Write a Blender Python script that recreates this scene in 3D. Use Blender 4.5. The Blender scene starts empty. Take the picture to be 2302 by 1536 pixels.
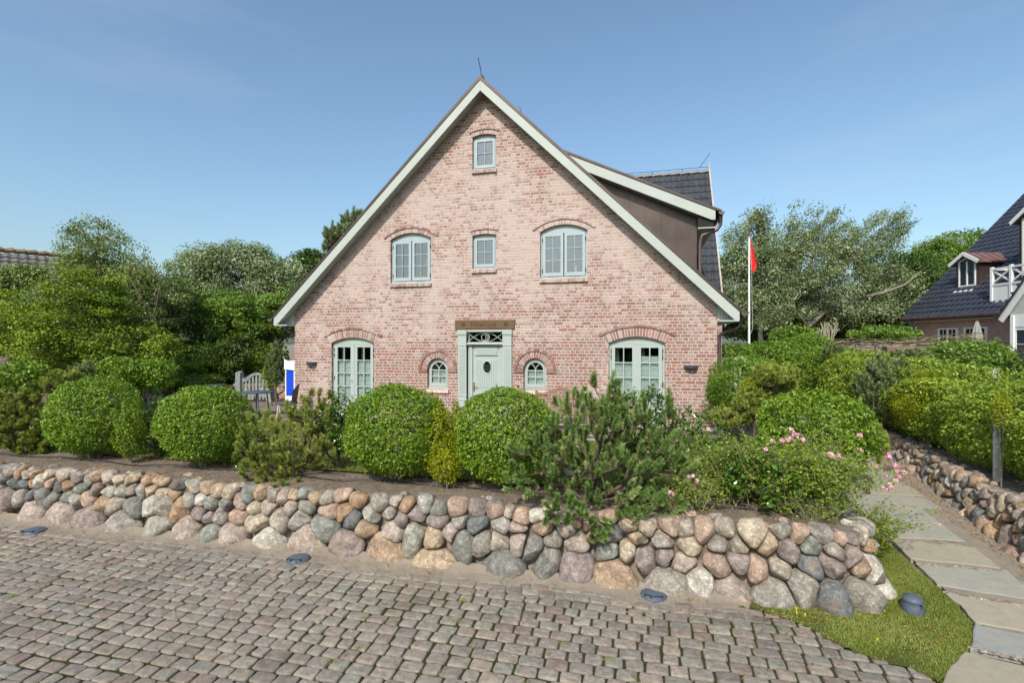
import bpy, math, random
import numpy as np
from mathutils import Vector, Matrix
from mathutils.geometry import tessellate_polygon
R = math.radians
S = bpy.context.scene
COL = S.collection
random.seed(7)

# ------------------------------------------------------------------ camera
CAM = (3.97, -12.89, 2.1); TH = R(14.0); FP, CX, CY = 1150.0, 1151.0, 772.0
cd = bpy.data.cameras.new('camera'); cam = bpy.data.objects.new('camera', cd); COL.objects.link(cam)
cam.location = CAM; cam.rotation_euler = (R(90), 0, TH)
cd.sensor_width = 36; cd.lens = FP / 2302 * 36; cd.shift_y = 4.0 / 2302; cd.clip_end = 2000
S.camera = cam

# ------------------------------------------------------------------ light
SUN_EL, SUN_AZ = R(42), R(-7)          # azimuth measured from -Y towards +X
sd = Vector((math.sin(SUN_AZ) * math.cos(SUN_EL), -math.cos(SUN_AZ) * math.cos(SUN_EL), math.sin(SUN_EL)))
sl = bpy.data.lights.new('sun', 'SUN'); sl.energy = 3.85; sl.angle = R(0.6); sl.color = (1, .94, .86)
so = bpy.data.objects.new('sun', sl); COL.objects.link(so)
so.rotation_euler = sd.to_track_quat('Z', 'Y').to_euler()
W = bpy.data.worlds.new('World'); S.world = W; W.use_nodes = True
nt = W.node_tree; nt.nodes.clear()
sky = nt.nodes.new('ShaderNodeTexSky'); sky.sky_type = 'NISHITA'; sky.sun_disc = False
sky.sun_elevation = SUN_EL; sky.sun_rotation = math.atan2(sd.x, sd.y)
sky.air_density = 1.15; sky.dust_density = 2.4; sky.ozone_density = 1.8; sky.altitude = 0
bg = nt.nodes.new('ShaderNodeBackground'); bg.inputs[1].default_value = 0.15
wo = nt.nodes.new('ShaderNodeOutputWorld')
tc = nt.nodes.new('ShaderNodeTexCoord')
mp = nt.nodes.new('ShaderNodeMapping'); mp.inputs['Scale'].default_value = (1.0, 1.0, 4.5); mp.inputs['Location'].default_value = (.35, .2, .1)
nz = nt.nodes.new('ShaderNodeTexNoise'); nz.inputs['Scale'].default_value = 2.2; nz.inputs['Detail'].default_value = 7; nz.inputs['Roughness'].default_value = .55
cr = nt.nodes.new('ShaderNodeValToRGB'); cr.color_ramp.elements[0].position = .54; cr.color_ramp.elements[1].position = .86
cr.color_ramp.elements[1].color = (.20, .20, .20, 1)
mx = nt.nodes.new('ShaderNodeMix'); mx.data_type = 'RGBA'; mx.inputs[7].default_value = (4.2, 4.5, 4.9, 1)
hs = nt.nodes.new('ShaderNodeHueSaturation'); hs.inputs['Saturation'].default_value = .99
L = nt.links
L.new(tc.outputs['Generated'], mp.inputs[0]); L.new(mp.outputs[0], nz.inputs[0]); L.new(nz.outputs[0], cr.inputs[0])
tn = nt.nodes.new('ShaderNodeMix'); tn.data_type = 'RGBA'; tn.blend_type = 'MULTIPLY'; tn.inputs[0].default_value = 1; tn.inputs[7].default_value = (1.0, 1.12, 1.13, 1)
L.new(sky.outputs[0], tn.inputs[6]); L.new(tn.outputs[2], hs.inputs['Color']); L.new(hs.outputs[0], mx.inputs[6]); L.new(cr.outputs[0], mx.inputs[0])
L.new(mx.outputs[2], bg.inputs[0]); L.new(bg.outputs[0], wo.inputs[0])
S.view_settings.view_transform = 'Standard'; S.view_settings.look = 'None'
S.view_settings.exposure = 0.13; S.view_settings.gamma = 1
S.render.engine = 'CYCLES'
S.cycles.max_bounces = 8; S.cycles.transparent_max_bounces = 12

def at(px, py, Z):                       # photo direction (px,py) at camera depth Z -> world point
    a = (px - CX) / FP; b = -(py - CY) / FP
    return Vector((CAM[0] + Z * (math.cos(TH) * a - math.sin(TH)), CAM[1] + Z * (math.cos(TH) + math.sin(TH) * a), CAM[2] + Z * b))
def depthY(px, Y): return (Y - CAM[1]) / (math.cos(TH) + math.sin(TH) * (px - CX) / FP)
def onz(px, py, z):
    Z = (CAM[2] - z) * FP / (py - CY); return at(px, py, Z)

# ------------------------------------------------------------------ object helpers
def tag(o, label=None, cat=None, group=None, kind=None):
    if label: o['label'] = label
    if cat: o['category'] = cat
    if group: o['group'] = group
    if kind: o['kind'] = kind
    return o
def thing(name, label, cat, loc=(0, 0, 0), rz=0, group=None):
    o = bpy.data.objects.new(name, None); COL.objects.link(o); o.empty_display_size = .2
    o.location = loc; o.rotation_euler = (0, 0, rz)
    return tag(o, label, cat, group)
def link(name, me, parent=None, world=True):
    o = bpy.data.objects.new(name, me); COL.objects.link(o)
    if parent is not None:
        o.parent = parent
        if world:
            p = parent; M = Matrix.Identity(4); chain = []
            while p is not None: chain.append(p); p = p.parent
            for q in reversed(chain): M = M @ (q.matrix_parent_inverse @ Matrix.LocRotScale(q.location, q.rotation_euler, q.scale))
            o.matrix_parent_inverse = M.inverted()
    return o
def npmesh(name, V, F, mats, tint=None, smooth=False, midx=None):
    V = np.asarray(V, np.float32); me = bpy.data.meshes.new(name)
    if isinstance(F, np.ndarray):
        n, k = F.shape; loops = F.ravel().astype(np.int32); starts = np.arange(n, dtype=np.int32) * k
    else:
        n = len(F); ln = np.fromiter((len(f) for f in F), np.int32, n)
        loops = np.fromiter((i for f in F for i in f), np.int32, int(ln.sum())); starts = np.concatenate(([0], np.cumsum(ln)[:-1])).astype(np.int32)
    me.vertices.add(len(V)); me.vertices.foreach_set('co', V.ravel())
    me.loops.add(len(loops)); me.loops.foreach_set('vertex_index', loops)
    me.polygons.add(n); me.polygons.foreach_set('loop_start', starts)
    if midx is not None: me.polygons.foreach_set('material_index', np.asarray(midx, np.int32))
    me.update(calc_edges=True)
    me.polygons.foreach_set('use_smooth', np.full(n, bool(smooth)))
    if tint is not None:
        a = me.attributes.new('tint', 'FLOAT', 'FACE'); a.data.foreach_set('value', np.asarray(tint, np.float32))
    for m in (mats if isinstance(mats, (list, tuple)) else [mats]): me.materials.append(m)
    return me
class MB:
    def __init__(s): s.v = []; s.f = []; s.m = []; s.t = []
    def add(s, V, F, m=0, t=None):
        b = len(s.v); s.v += [tuple(p) for p in V]; s.f += [tuple(b + i for i in f) for f in F]; s.m += [m] * len(F)
        s.t += [random.random() if t is None else t] * len(F)
    def box(s, x0, x1, y0, y1, z0, z1, m=0, t=None):
        V = [(x, y, z) for z in (z0, z1) for y in (y0, y1) for x in (x0, x1)]
        s.add(V, [(0, 2, 3, 1), (4, 5, 7, 6), (0, 1, 5, 4), (2, 6, 7, 3), (0, 4, 6, 2), (1, 3, 7, 5)], m, t)
    def beam(s, a, b, w, h, up=(0, 0, 1), m=0, t=None):
        a, b = Vector(a), Vector(b); d = (b - a).normalized(); u = Vector(up); r = d.cross(u).normalized(); u = r.cross(d)
        V = [p + r * sx * w / 2 + u * sz * h / 2 for p in (a, b) for sz in (-1, 1) for sx in (-1, 1)]
        s.add(V, [(0, 2, 3, 1), (4, 5, 7, 6), (0, 1, 5, 4), (2, 6, 7, 3), (0, 4, 6, 2), (1, 3, 7, 5)], m, t)
    def tube(s, P, r, n=8, m=0, t=None, closed=False):
        P = [Vector(p) for p in P]; k = len(P); rs = r if isinstance(r, (list, tuple)) else [r] * k
        V = []; up = Vector((0, 0, 1)); prev = None
        for i, p in enumerate(P):
            if closed: d = (P[(i + 1) % k] - P[i - 1]).normalized()
            else: d = (P[min(i + 1, k - 1)] - P[max(i - 1, 0)]).normalized()
            if prev is None:
                a = up if abs(d.z) < .9 else Vector((1, 0, 0)); x = d.cross(a).normalized()
            else: x = (prev - d * prev.dot(d)).normalized()
            prev = x; y = d.cross(x)
            V += [p + (x * math.cos(q * 2 * math.pi / n) + y * math.sin(q * 2 * math.pi / n)) * rs[i] for q in range(n)]
        F = []
        for i in range(k if closed else k - 1):
            j = (i + 1) % k
            F += [(i * n + q, i * n + (q + 1) % n, j * n + (q + 1) % n, j * n + q) for q in range(n)]
        if not closed: F += [tuple(range(n))[::-1], tuple((k - 1) * n + q for q in range(n))]
        s.add(V, F, m, t)
    def lathe(s, c, prof, n=24, m=0, axis='z', t=None):
        V = []; c = Vector(c)
        for r, h in prof:
            for q in range(n):
                a = q * 2 * math.pi / n
                V.append(c + (Vector((r * math.cos(a), r * math.sin(a), h)) if axis == 'z' else Vector((r * math.cos(a), h, r * math.sin(a)))))
        F = []
        for i in range(len(prof) - 1): F += [(i * n + q, i * n + (q + 1) % n, (i + 1) * n + (q + 1) % n, (i + 1) * n + q) for q in range(n)]
        F += [tuple(range(n))[::-1], tuple((len(prof) - 1) * n + q for q in range(n))]
        s.add(V, F, m, t)
    def plate(s, outer, holes, y0, y1, m=0, T=None, t=None):
        # flat plate in the x-z plane between depth y0 (front) and y1 (back); outer/holes are lists of (x,z)
        loops = [outer] + list(holes); pts = [p for lp in loops for p in lp]
        tris = tessellate_polygon([[Vector((p[0], p[1], 0)) for p in lp] for lp in loops])
        n = len(pts); V = [(p[0], y0, p[1]) for p in pts] + [(p[0], y1, p[1]) for p in pts]
        F = [tuple(t_) for t_ in tris] + [tuple(n + i for i in t_[::-1]) for t_ in tris]
        b = 0
        for lp in loops:
            k = len(lp); F += [(b + i, b + (i + 1) % k, n + b + (i + 1) % k, n + b + i) for i in range(k)]; b += k
        if T: V = [T @ Vector(p) for p in V]
        s.add(V, F, m, t)
    def quad(s, a, b, c, d, m=0, t=None): s.add([a, b, c, d], [(0, 1, 2, 3)], m, t)
    def build(s, name, mats, parent=None, smooth=False, bevel=0, seg=2, recalc=True):
        me = npmesh(name, s.v, s.f, mats, tint=s.t, smooth=smooth, midx=s.m)
        if recalc:
            import bmesh
            bm = bmesh.new(); bm.from_mesh(me); bmesh.ops.recalc_face_normals(bm, faces=bm.faces); bm.to_mesh(me); bm.free()
        o = link(name, me, parent)
        if bevel:
            md = o.modifiers.new('bevel', 'BEVEL'); md.width = bevel; md.segments = seg; md.limit_method = 'ANGLE'; md.angle_limit = R(40)
        if smooth:
            try: me.set_sharp_from_angle(angle=R(40))
            except Exception: pass
        return o

# ------------------------------------------------------------------ materials
class NG:
    def __init__(s, name):
        s.mat = bpy.data.materials.new(name); s.mat.use_nodes = True; s.nt = s.mat.node_tree; s.nt.nodes.clear()
        s.out = s.nt.nodes.new('ShaderNodeOutputMaterial')
    def n(s, typ, **kw):
        nd = s.nt.nodes.new(typ)
        for k, v in kw.items():
            if k.startswith('i_'): s.set(nd.inputs[int(k[2:]) if k[2:].isdigit() else k[2:]], v)
            else: setattr(nd, k, v)
        return nd
    def set(s, inp, v):
        if isinstance(v, bpy.types.NodeSocket): s.nt.links.new(v, inp)
        else:
            if isinstance(v, tuple) and len(v) == 3 and inp.type == 'RGBA': v = v + (1,)
            inp.default_value = v
    def M(s, op, a, b=None, c=None, clamp=False):
        nd = s.nt.nodes.new('ShaderNodeMath'); nd.operation = op; nd.use_clamp = clamp
        for i, v in enumerate((a, b, c)):
            if v is not None: s.set(nd.inputs[i], v)
        return nd.outputs[0]
    def mix(s, f, a, b, mode='MIX'):
        nd = s.nt.nodes.new('ShaderNodeMix'); nd.data_type = 'RGBA'; nd.blend_type = mode
        s.set(nd.inputs[0], f); s.set(nd.inputs[6], a); s.set(nd.inputs[7], b); return nd.outputs[2]
    def ramp(s, f, els, interp='LINEAR'):
        nd = s.nt.nodes.new('ShaderNodeValToRGB'); cr = nd.color_ramp; cr.interpolation = interp
        while len(cr.elements) > 1: cr.elements.remove(cr.elements[-1])
        cr.elements[0].position = els[0][0]; cr.elements[0].color = tuple(els[0][1]) + (1,)
        for p, c in els[1:]:
            e = cr.elements.new(p); e.color = tuple(c) + (1,)
        s.set(nd.inputs[0], f); return nd.outputs[0]
    def co(s, kind='Object', scale=None):
        c = s.n('ShaderNodeTexCoord').outputs[kind]
        if scale is not None:
            m = s.n('ShaderNodeMapping'); s.nt.links.new(c, m.inputs[0]); m.inputs['Scale'].default_value = scale; c = m.outputs[0]
        return c
    def noise(s, scale, vec=None, detail=4, rough=.55, out=0, dist=0):
        nd = s.nt.nodes.new('ShaderNodeTexNoise'); nd.inputs['Scale'].default_value = scale; nd.inputs['Detail'].default_value = detail
        nd.inputs['Roughness'].default_value = rough; nd.inputs['Distortion'].default_value = dist
        s.nt.links.new(vec if vec is not None else s.co(), nd.inputs[0]); return nd.outputs[out]
    def attr(s, name='tint'): return s.n('ShaderNodeAttribute', attribute_name=name).outputs['Fac']
    def bump(s, h, dist, strength=1.0):
        nd = s.n('ShaderNodeBump'); nd.inputs['Distance'].default_value = dist; nd.inputs['Strength'].default_value = strength
        s.nt.links.new(h, nd.inputs['Height']); return nd.outputs[0]
    def pbr(s, color, rough=.6, spec=.5, metal=0, normal=None):
        p = s.n('ShaderNodeBsdfPrincipled'); s.set(p.inputs['Base Color'], color); s.set(p.inputs['Roughness'], rough)
        s.set(p.inputs['Specular IOR Level'], spec); s.set(p.inputs['Metallic'], metal)
        if normal is not None: s.nt.links.new(normal, p.inputs['Normal'])
        return p.outputs[0]
    def end(s, sh): s.nt.links.new(sh, s.out.inputs[0]); return s.mat

def simple(name, c, rough=.6, spec=.4, metal=0, var=.12, scale=6, bump=0):
    g = NG(name); f = g.noise(scale, detail=5)
    lo = tuple(x * (1 - var) for x in c); hi = tuple(min(1, x * (1 + var)) for x in c)
    col = g.ramp(f, [(.3, lo), (.7, hi)])
    r = g.M('ADD', g.M('MULTIPLY', g.noise(scale * 3), .2), rough - .1)
    return g.end(g.pbr(col, r, spec, metal, g.bump(g.noise(scale * 12), bump) if bump else None))

def leafmat(name, cols, rough=.5, spec=.22, trans=.28, nscale=1.1, gain=None):
    g = NG(name); t = g.attr(); f = g.noise(nscale, detail=2)
    tt = g.M('ADD', g.M('MULTIPLY', t, .75), g.M('MULTIPLY', g.M('SUBTRACT', f, .5), .9), clamp=True)
    tt = g.M('ADD', tt, .1, clamp=True)
    cols = [(c[0] * .86, c[1] * .92, c[2] * .70) for c in cols] if gain is None else cols; k = len(cols) - 1; col = g.ramp(tt, [(i / k, c) for i, c in enumerate(cols)])
    p = g.pbr(col, rough, spec); tr = g.n('ShaderNodeBsdfTranslucent')
    g.set(tr.inputs[0], g.mix(1.0, col, (1.5, 1.6, .6), 'MULTIPLY'))
    ms = g.n('ShaderNodeMixShader'); ms.inputs[0].default_value = trans * .62
    g.nt.links.new(p, ms.inputs[1]); g.nt.links.new(tr.outputs[0], ms.inputs[2]); return g.end(ms.outputs[0])

def brickmat(name, axis=0, blocks=False, wash=1.0, base=None):
    g = NG(name); co = g.co(); sp = g.n('ShaderNodeSeparateXYZ'); g.nt.links.new(co, sp.inputs[0])
    x, z = sp.outputs[axis], sp.outputs[2]
    if not blocks:
        wob = g.M('MULTIPLY', g.M('SUBTRACT', g.noise(1.7, detail=2), .5), .016)
        zz = g.M('DIVIDE', g.M('ADD', z, wob), .08); row = g.M('FLOOR', zz); fz = g.M('FRACT', zz)
        par = g.M('FLOORED_MODULO', row, 2.0); ln = g.M('SUBTRACT', .235, g.M('MULTIPLY', par, .1175))
        off = g.M('MULTIPLY', row, .05875)
        wr = g.n('ShaderNodeTexWhiteNoise', noise_dimensions='1D'); g.set(wr.inputs['W'], row)
        off = g.M('ADD', off, g.M('MULTIPLY', wr.outputs[0], .045))
        ux = g.M('DIVIDE', g.M('ADD', g.M('ADD', x, off), g.M('MULTIPLY', wob, 1.2)), ln); cl = g.M('FLOOR', ux); fu = g.M('FRACT', ux)
        du = g.M('MULTIPLY', g.M('MINIMUM', fu, g.M('SUBTRACT', 1.0, fu)), ln)
        dz = g.M('MULTIPLY', g.M('MINIMUM', fz, g.M('SUBTRACT', 1.0, fz)), .08)
        d = g.M('ADD', g.M('MINIMUM', du, dz), g.M('MULTIPLY', g.M('SUBTRACT', g.noise(38, detail=3), .5), .008))
        mask = g.M('MULTIPLY', g.M('SUBTRACT', d, .0055), 1 / .0045, clamp=True)
        cv = g.n('ShaderNodeCombineXYZ'); g.set(cv.inputs[0], cl); g.set(cv.inputs[1], row)
        wn = g.n('ShaderNodeTexWhiteNoise', noise_dimensions='2D'); g.nt.links.new(cv.outputs[0], wn.inputs[0]); rnd = wn.outputs[0]
        cv2 = g.n('ShaderNodeCombineXYZ'); g.set(cv2.inputs[0], g.M('ADD', cl, 37.5)); g.set(cv2.inputs[1], row)
        wn2 = g.n('ShaderNodeTexWhiteNoise', noise_dimensions='2D'); g.nt.links.new(cv2.outputs[0], wn2.inputs[0]); rnd2 = wn2.outputs[0]
    else:
        rnd = g.attr(); rnd2 = g.M('FRACT', g.M('MULTIPLY', rnd, 17.3))
    cols = base or [(.265, .165, .145), (.33, .155, .128), (.335, .185, .155), (.35, .23, .20), (.28, .21, .19), (.35, .215, .185), (.30, .16, .135)]
    bc = g.ramp(rnd, [(i / len(cols), c) for i, c in enumerate(cols)], 'CONSTANT')
    fine = g.noise(45, detail=5, rough=.7); bc = g.mix(g.M('MULTIPLY', fine, .5), bc, g.mix(1, bc, (.55, .5, .5), 'MULTIPLY'))
    # lime-wash residue: worn off low down, thicker in the middle of the gable
    wn3 = g.noise(13, detail=7, rough=.78); big = g.noise(.55, detail=3)
    hgt = g.ramp(g.M('DIVIDE', z, 9.0), [(0, (.30,) * 3), (.2, (.30,) * 3), (.28, (.58,) * 3), (.45, (.72,) * 3), (.62, (.74,) * 3), (.8, (.6,) * 3), (1, (.5,) * 3)])
    w = g.M('ADD', g.M('ADD', wn3, g.M('MULTIPLY', g.M('SUBTRACT', hgt, .5), .55)), g.M('MULTIPLY', g.M('SUBTRACT', big, .5), .85))
    w = g.M('ADD', w, g.M('MULTIPLY', g.M('SUBTRACT', rnd2, .5), .30))
    w = g.M('MULTIPLY', g.M('MULTIPLY', g.M('SUBTRACT', w, .40), 3.3, clamp=True), .82 * wash)
    col = g.mix(w, bc, (.535, .43, .395))
    col = g.mix(g.M('MULTIPLY', g.noise(.9, detail=5), .22), col, g.mix(1, col, (.72, .68, .66), 'MULTIPLY'))
    sk = g.noise(2.2, g.co('Object', (1, 1, .14)), 5, .7); col = g.mix(g.ramp(sk, [(.48, (0,) * 3), (.75, (.55,) * 3)]), col, g.mix(1, col, (.74, .70, .68), 'MULTIPLY'))
    col = g.mix(g.ramp(g.M('ADD', z, g.M('MULTIPLY', g.noise(1.5), .6)), [(.35, (.5,) * 3), (.85, (0,) * 3)]), col, g.mix(1, col, (.62, .60, .54), 'MULTIPLY'))
    if not blocks:
        col = g.mix(mask, (.56, .46, .39), col)
        h = g.M('ADD', g.M('MULTIPLY', mask, .8), g.M('MULTIPLY', fine, .35)); nrm = g.bump(h, .007)
    else: nrm = g.bump(fine, .004)
    return g.end(g.pbr(col, .88, .2, 0, nrm))

def stonemat(name, mul=1.0, soil=True):
    g = NG(name); t = g.attr(); co = g.co()
    cols = [(.30, .275, .24), (.34, .255, .185), (.20, .20, .19), (.38, .28, .225), (.30, .29, .26), (.25, .21, .195), (.40, .345, .27), (.34, .235, .155),
            (.15, .16, .165), (.36, .305, .27), (.27, .265, .225), (.255, .215, .21), (.46, .44, .40), (.31, .235, .20), (.22, .235, .215), (.37, .295, .21), (.28, .26, .235), (.33, .29, .245)]
    base = g.ramp(t, [(i / len(cols), (c[0] * mul * 1.2, c[1] * mul * 1.17, c[2] * mul * 1.12)) for i, c in enumerate(cols)], 'CONSTANT')
    n1 = g.noise(9, co, 6, .7, dist=.6); n2 = g.noise(60, co, 4, .7); n3 = g.noise(3.5, co, 4, .6, dist=1.2)
    base = g.mix(g.ramp(n1, [(.38, (.0,) * 3), (.62, (.9,) * 3)]), base, g.mix(1, base, (.45, .44, .43), 'MULTIPLY'))
    n4 = g.noise(26, co, 6, .75, dist=.4); base = g.mix(g.ramp(n4, [(.50, (0,) * 3), (.60, (.8,) * 3)]), base, g.mix(1, base, (1.75, 1.7, 1.6), 'MULTIPLY'))
    base = g.mix(g.ramp(n3, [(.56, (0,) * 3), (.70, (.45,) * 3)]), base, (.36, .22, .115))
    base = g.mix(g.M('MULTIPLY', n2, .5), base, g.mix(1, base, (1.35, 1.35, 1.35), 'MULTIPLY'))
    n7 = g.noise(17, g.co('Object', (1.3, 1.3, 1)), 6, .8, dist=1.5); base = g.mix(g.ramp(n7, [(.60, (0,) * 3), (.68, (.6,) * 3)]), base, (.50, .50, .43))
    v = g.n('ShaderNodeTexVoronoi', feature='F1'); v.inputs['Scale'].default_value = 160; g.nt.links.new(co, v.inputs[0])
    base = g.mix(g.ramp(v.outputs[0], [(.15, (.4,) * 3), (.35, (0,) * 3)]), base, g.mix(1, base, (.5, .5, .5), 'MULTIPLY'))
    h = g.M('ADD', g.M('ADD', g.M('MULTIPLY', n1, 1.2), g.M('MULTIPLY', n4, .8)), g.M('MULTIPLY', n2, .35))
    return g.end(g.pbr(base, .85, .2, 0, g.bump(h, .028)))

def cobmat():
    g = NG('granite_setts'); t = g.attr(); co = g.co()
    cols = [(.215, .192, .172), (.228, .198, .176), (.208, .200, .180), (.238, .204, .178), (.160, .148, .138), (.222, .212, .188), (.205, .180, .166),
            (.262, .228, .196), (.200, .196, .178), (.172, .153, .142), (.228, .205, .184), (.252, .236, .206), (.195, .158, .140), (.212, .196, .178)]
    base = g.ramp(t, [(i / len(cols), (c[0] * 1.2, c[1] * 1.16, c[2] * 1.1)) for i, c in enumerate(cols)], 'CONSTANT')
    n1 = g.noise(14, co, 6, .7); n2 = g.noise(90, co, 3, .7); big = g.noise(.6, co, 4)
    base = g.mix(g.ramp(n1, [(.38, (0,) * 3), (.62, (.9,) * 3)]), base, g.mix(1, base, (.60, .585, .56), 'MULTIPLY'))
    n5 = g.noise(34, co, 5, .75); base = g.mix(g.ramp(n5, [(.5, (0,) * 3), (.68, (.6,) * 3)]), base, g.mix(1, base, (1.5, 1.47, 1.4), 'MULTIPLY'))
    base = g.mix(g.M('MULTIPLY', n2, .6), base, g.mix(1, base, (1.5, 1.45, 1.4), 'MULTIPLY'))
    base = g.mix(g.ramp(big, [(.42, (0,) * 3), (.70, (.42,) * 3)]), base, (.34, .285, .225))
    big2 = g.noise(.9, g.co('Object', (1, .6, 1)), 3); base = g.mix(g.ramp(big2, [(.52, (0,) * 3), (.66, (.55,) * 3)]), base, g.mix(1, base, (.70, .69, .66), 'MULTIPLY'))
    return g.end(g.pbr(base, .75, .3, 0, g.bump(g.M('ADD', g.M('ADD', n1, n5), g.M('MULTIPLY', n2, .4)), .012)))

def soilmat(name, c1, c2, moss=None, scale=5, bump=.02, mossamt=.5):
    g = NG(name); co = g.co(); n1 = g.noise(scale, co, 6, .7); n2 = g.noise(scale * 14, co, 5, .75)
    col = g.ramp(g.M('ADD', g.M('MULTIPLY', n1, .6), g.M('MULTIPLY', n2, .4)), [(.32, c1), (.68, c2)])
    if moss:
        n3 = g.noise(1.3, co, 6, .65); col = g.mix(g.ramp(n3, [(.62 - mossamt * .3, (0,) * 3), (.72 - mossamt * .25, (.9,) * 3)]), col, g.ramp(n2, [(.3, tuple(c * .55 for c in moss)), (.7, moss)]))
    v = g.n('ShaderNodeTexVoronoi'); v.inputs['Scale'].default_value = 140; g.nt.links.new(co, v.inputs[0])
    h = g.M('ADD', g.M('ADD', n2, n1), g.M('MULTIPLY', v.outputs[0], -.5))
    return g.end(g.pbr(col, .95, .1, 0, g.bump(h, bump)))

m_brick = brickmat('limewashed_brick', 0); m_brick_side = brickmat('limewashed_brick_side', 1); m_block = brickmat('brick_block', 0, True)
m_block_red = brickmat('brick_block_low', 0, True, 1.15)
m_curtg = simple('grey_sheer_curtain', (.11, .12, .125), .9, .1, var=.1)
g = NG('lime_mortar'); m_mortar = g.end(g.pbr(g.ramp(g.noise(30), [(.3, (.52, .42, .35)), (.7, (.70, .58, .49))]), .95, .1))
m_green = simple('sage_paint', (.365, .41, .38), .45, .4, var=.035, scale=2)
m_greenup = simple('pale_blue_paint', (.345, .405, .42), .42, .4, var=.03, scale=2)
m_fascia = simple('fascia_paint', (.40, .43, .395), .5, .35, var=.05, scale=1.5)
m_white = simple('white_paint', (.72, .73, .72), .45, .4, var=.04)
m_copper = simple('brown_copper', (.066, .044, .036), .42, .5, .25, var=.35, scale=1.6)
m_pipe = simple('copper_pipe', (.125, .085, .085), .35, .5, .4, var=.25, scale=3)
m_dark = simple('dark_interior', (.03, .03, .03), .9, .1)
m_tile = simple('dark_roof_tile', (.048, .050, .055), .33, .5, var=.25, scale=3)
m_tile2 = simple('slate_blue_tile', (.034, .038, .052), .30, .5, var=.25, scale=3)
m_tileold = simple('old_grey_tile', (.14, .125, .12), .8, .2, var=.35, scale=4)
m_lampg = simple('anthracite_metal', (.05, .055, .065), .45, .4)
m_lightg = simple('blue_grey_cast', (.075, .095, .125), .5, .4, var=.15, scale=20)
m_iron = simple('black_iron', (.02, .02, .02), .5, .4)
m_brass = simple('old_brass', (.30, .22, .12), .4, .5, .7)
m_curt = simple('white_curtain', (.75, .75, .72), .9, .1, var=.05)
m_blind = simple('pale_blind', (.80, .86, .84), .7, .2, var=.02)
m_bark = simple('brown_bark', (.13, .095, .07), .9, .1, var=.4, scale=12, bump=.01)
m_barkl = simple('grey_bark', (.27, .24, .20), .9, .1, var=.35, scale=9, bump=.01)
m_stem = simple('olive_stem', (.20, .19, .10), .8, .2, var=.3, scale=10)
m_teak = simple('weathered_teak', (.25, .16, .115), .75, .2, var=.25, scale=12)
m_rattan = simple('grey_rattan', (.10, .09, .085), .7, .2, var=.3, scale=40)
m_blue = simple('royal_blue_cloth', (.01, .06, .55), .8, .2, var=.1)
m_red = simple('red_flag', (.62, .03, .03), .7, .2, var=.08)
m_post = simple('weathered_post', (.50, .48, .43), .85, .1, var=.25, scale=15)
m_gatew = simple('lichen_gate_paint', (.25, .28, .26), .8, .1, var=.35, scale=12)
m_cloth = simple('pale_canvas', (.30, .295, .27), .9, .1, var=.1)
m_stone = stonemat('fieldstone'); m_stone2 = stonemat('fieldstone_grey', 1.0)
m_cob = cobmat()
m_joint = soilmat('mossy_joint', (.06, .052, .034), (.14, .12, .08), (.085, .10, .025), 9, .02, .85)
m_sand = soilmat('wall_sand', (.26, .215, .165), (.45, .375, .295), None, 4, .02)
m_soil = soilmat('bed_soil', (.12, .095, .072), (.38, .315, .25), None, 7, .018)
m_pathbed = soilmat('path_gravel', (.28, .235, .185), (.50, .43, .35), (.13, .13, .05), 9, .02, .1)
m_turf = soilmat('turf', (.08, .10, .02), (.20, .22, .06), None, 3, .03)
m_mound = soilmat('far_grass', (.05, .07, .02), (.10, .12, .04), None, 1, .03)

g = NG('window_glass'); gl = g.n('ShaderNodeBsdfGlossy'); gl.inputs[0].default_value = (.92, .96, 1, 1); gl.inputs['Roughness'].default_value = .015
tr = g.n('ShaderNodeBsdfTransparent'); tr.inputs[0].default_value = (.88, .93, .90, 1); lw = g.n('ShaderNodeLayerWeight'); lw.inputs[0].default_value = .35
f = g.M('ADD', g.M('MULTIPLY', lw.outputs['Fresnel'], .6), .15, clamp=True); ms = g.n('ShaderNodeMixShader'); g.set(ms.inputs[0], f)
g.nt.links.new(tr.outputs[0], ms.inputs[1]); g.nt.links.new(gl.outputs[0], ms.inputs[2]); m_glass = g.end(ms.outputs[0])

g = NG('blue_sky_glass'); gl = g.n('ShaderNodeBsdfGlossy'); gl.inputs[0].default_value = (.92, .96, 1, 1); gl.inputs['Roughness'].default_value = .015
tr = g.n('ShaderNodeBsdfTransparent'); tr.inputs[0].default_value = (.75, .8, .8, 1); ms = g.n('ShaderNodeMixShader'); ms.inputs[0].default_value = .19
g.nt.links.new(tr.outputs[0], ms.inputs[1]); g.nt.links.new(gl.outputs[0], ms.inputs[2]); m_glassup = g.end(ms.outputs[0])
m_wood = simple('distant_wood', (.035, .055, .015), .95, .05, var=.5, scale=.5, bump=.3)

g = NG('carved_oak'); co = g.co('Object', (3, 30, 30)); n = g.noise(3, co, 6, .7, dist=1.5)
m_oak = g.end(g.pbr(g.ramp(n, [(.3, (.085, .048, .026)), (.6, (.17, .105, .06)), (.8, (.23, .15, .09))]), .7, .2, 0, g.bump(n, .004)))
m_oakd = simple('carving_shadow', (.05, .03, .018), .9, .1)

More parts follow.
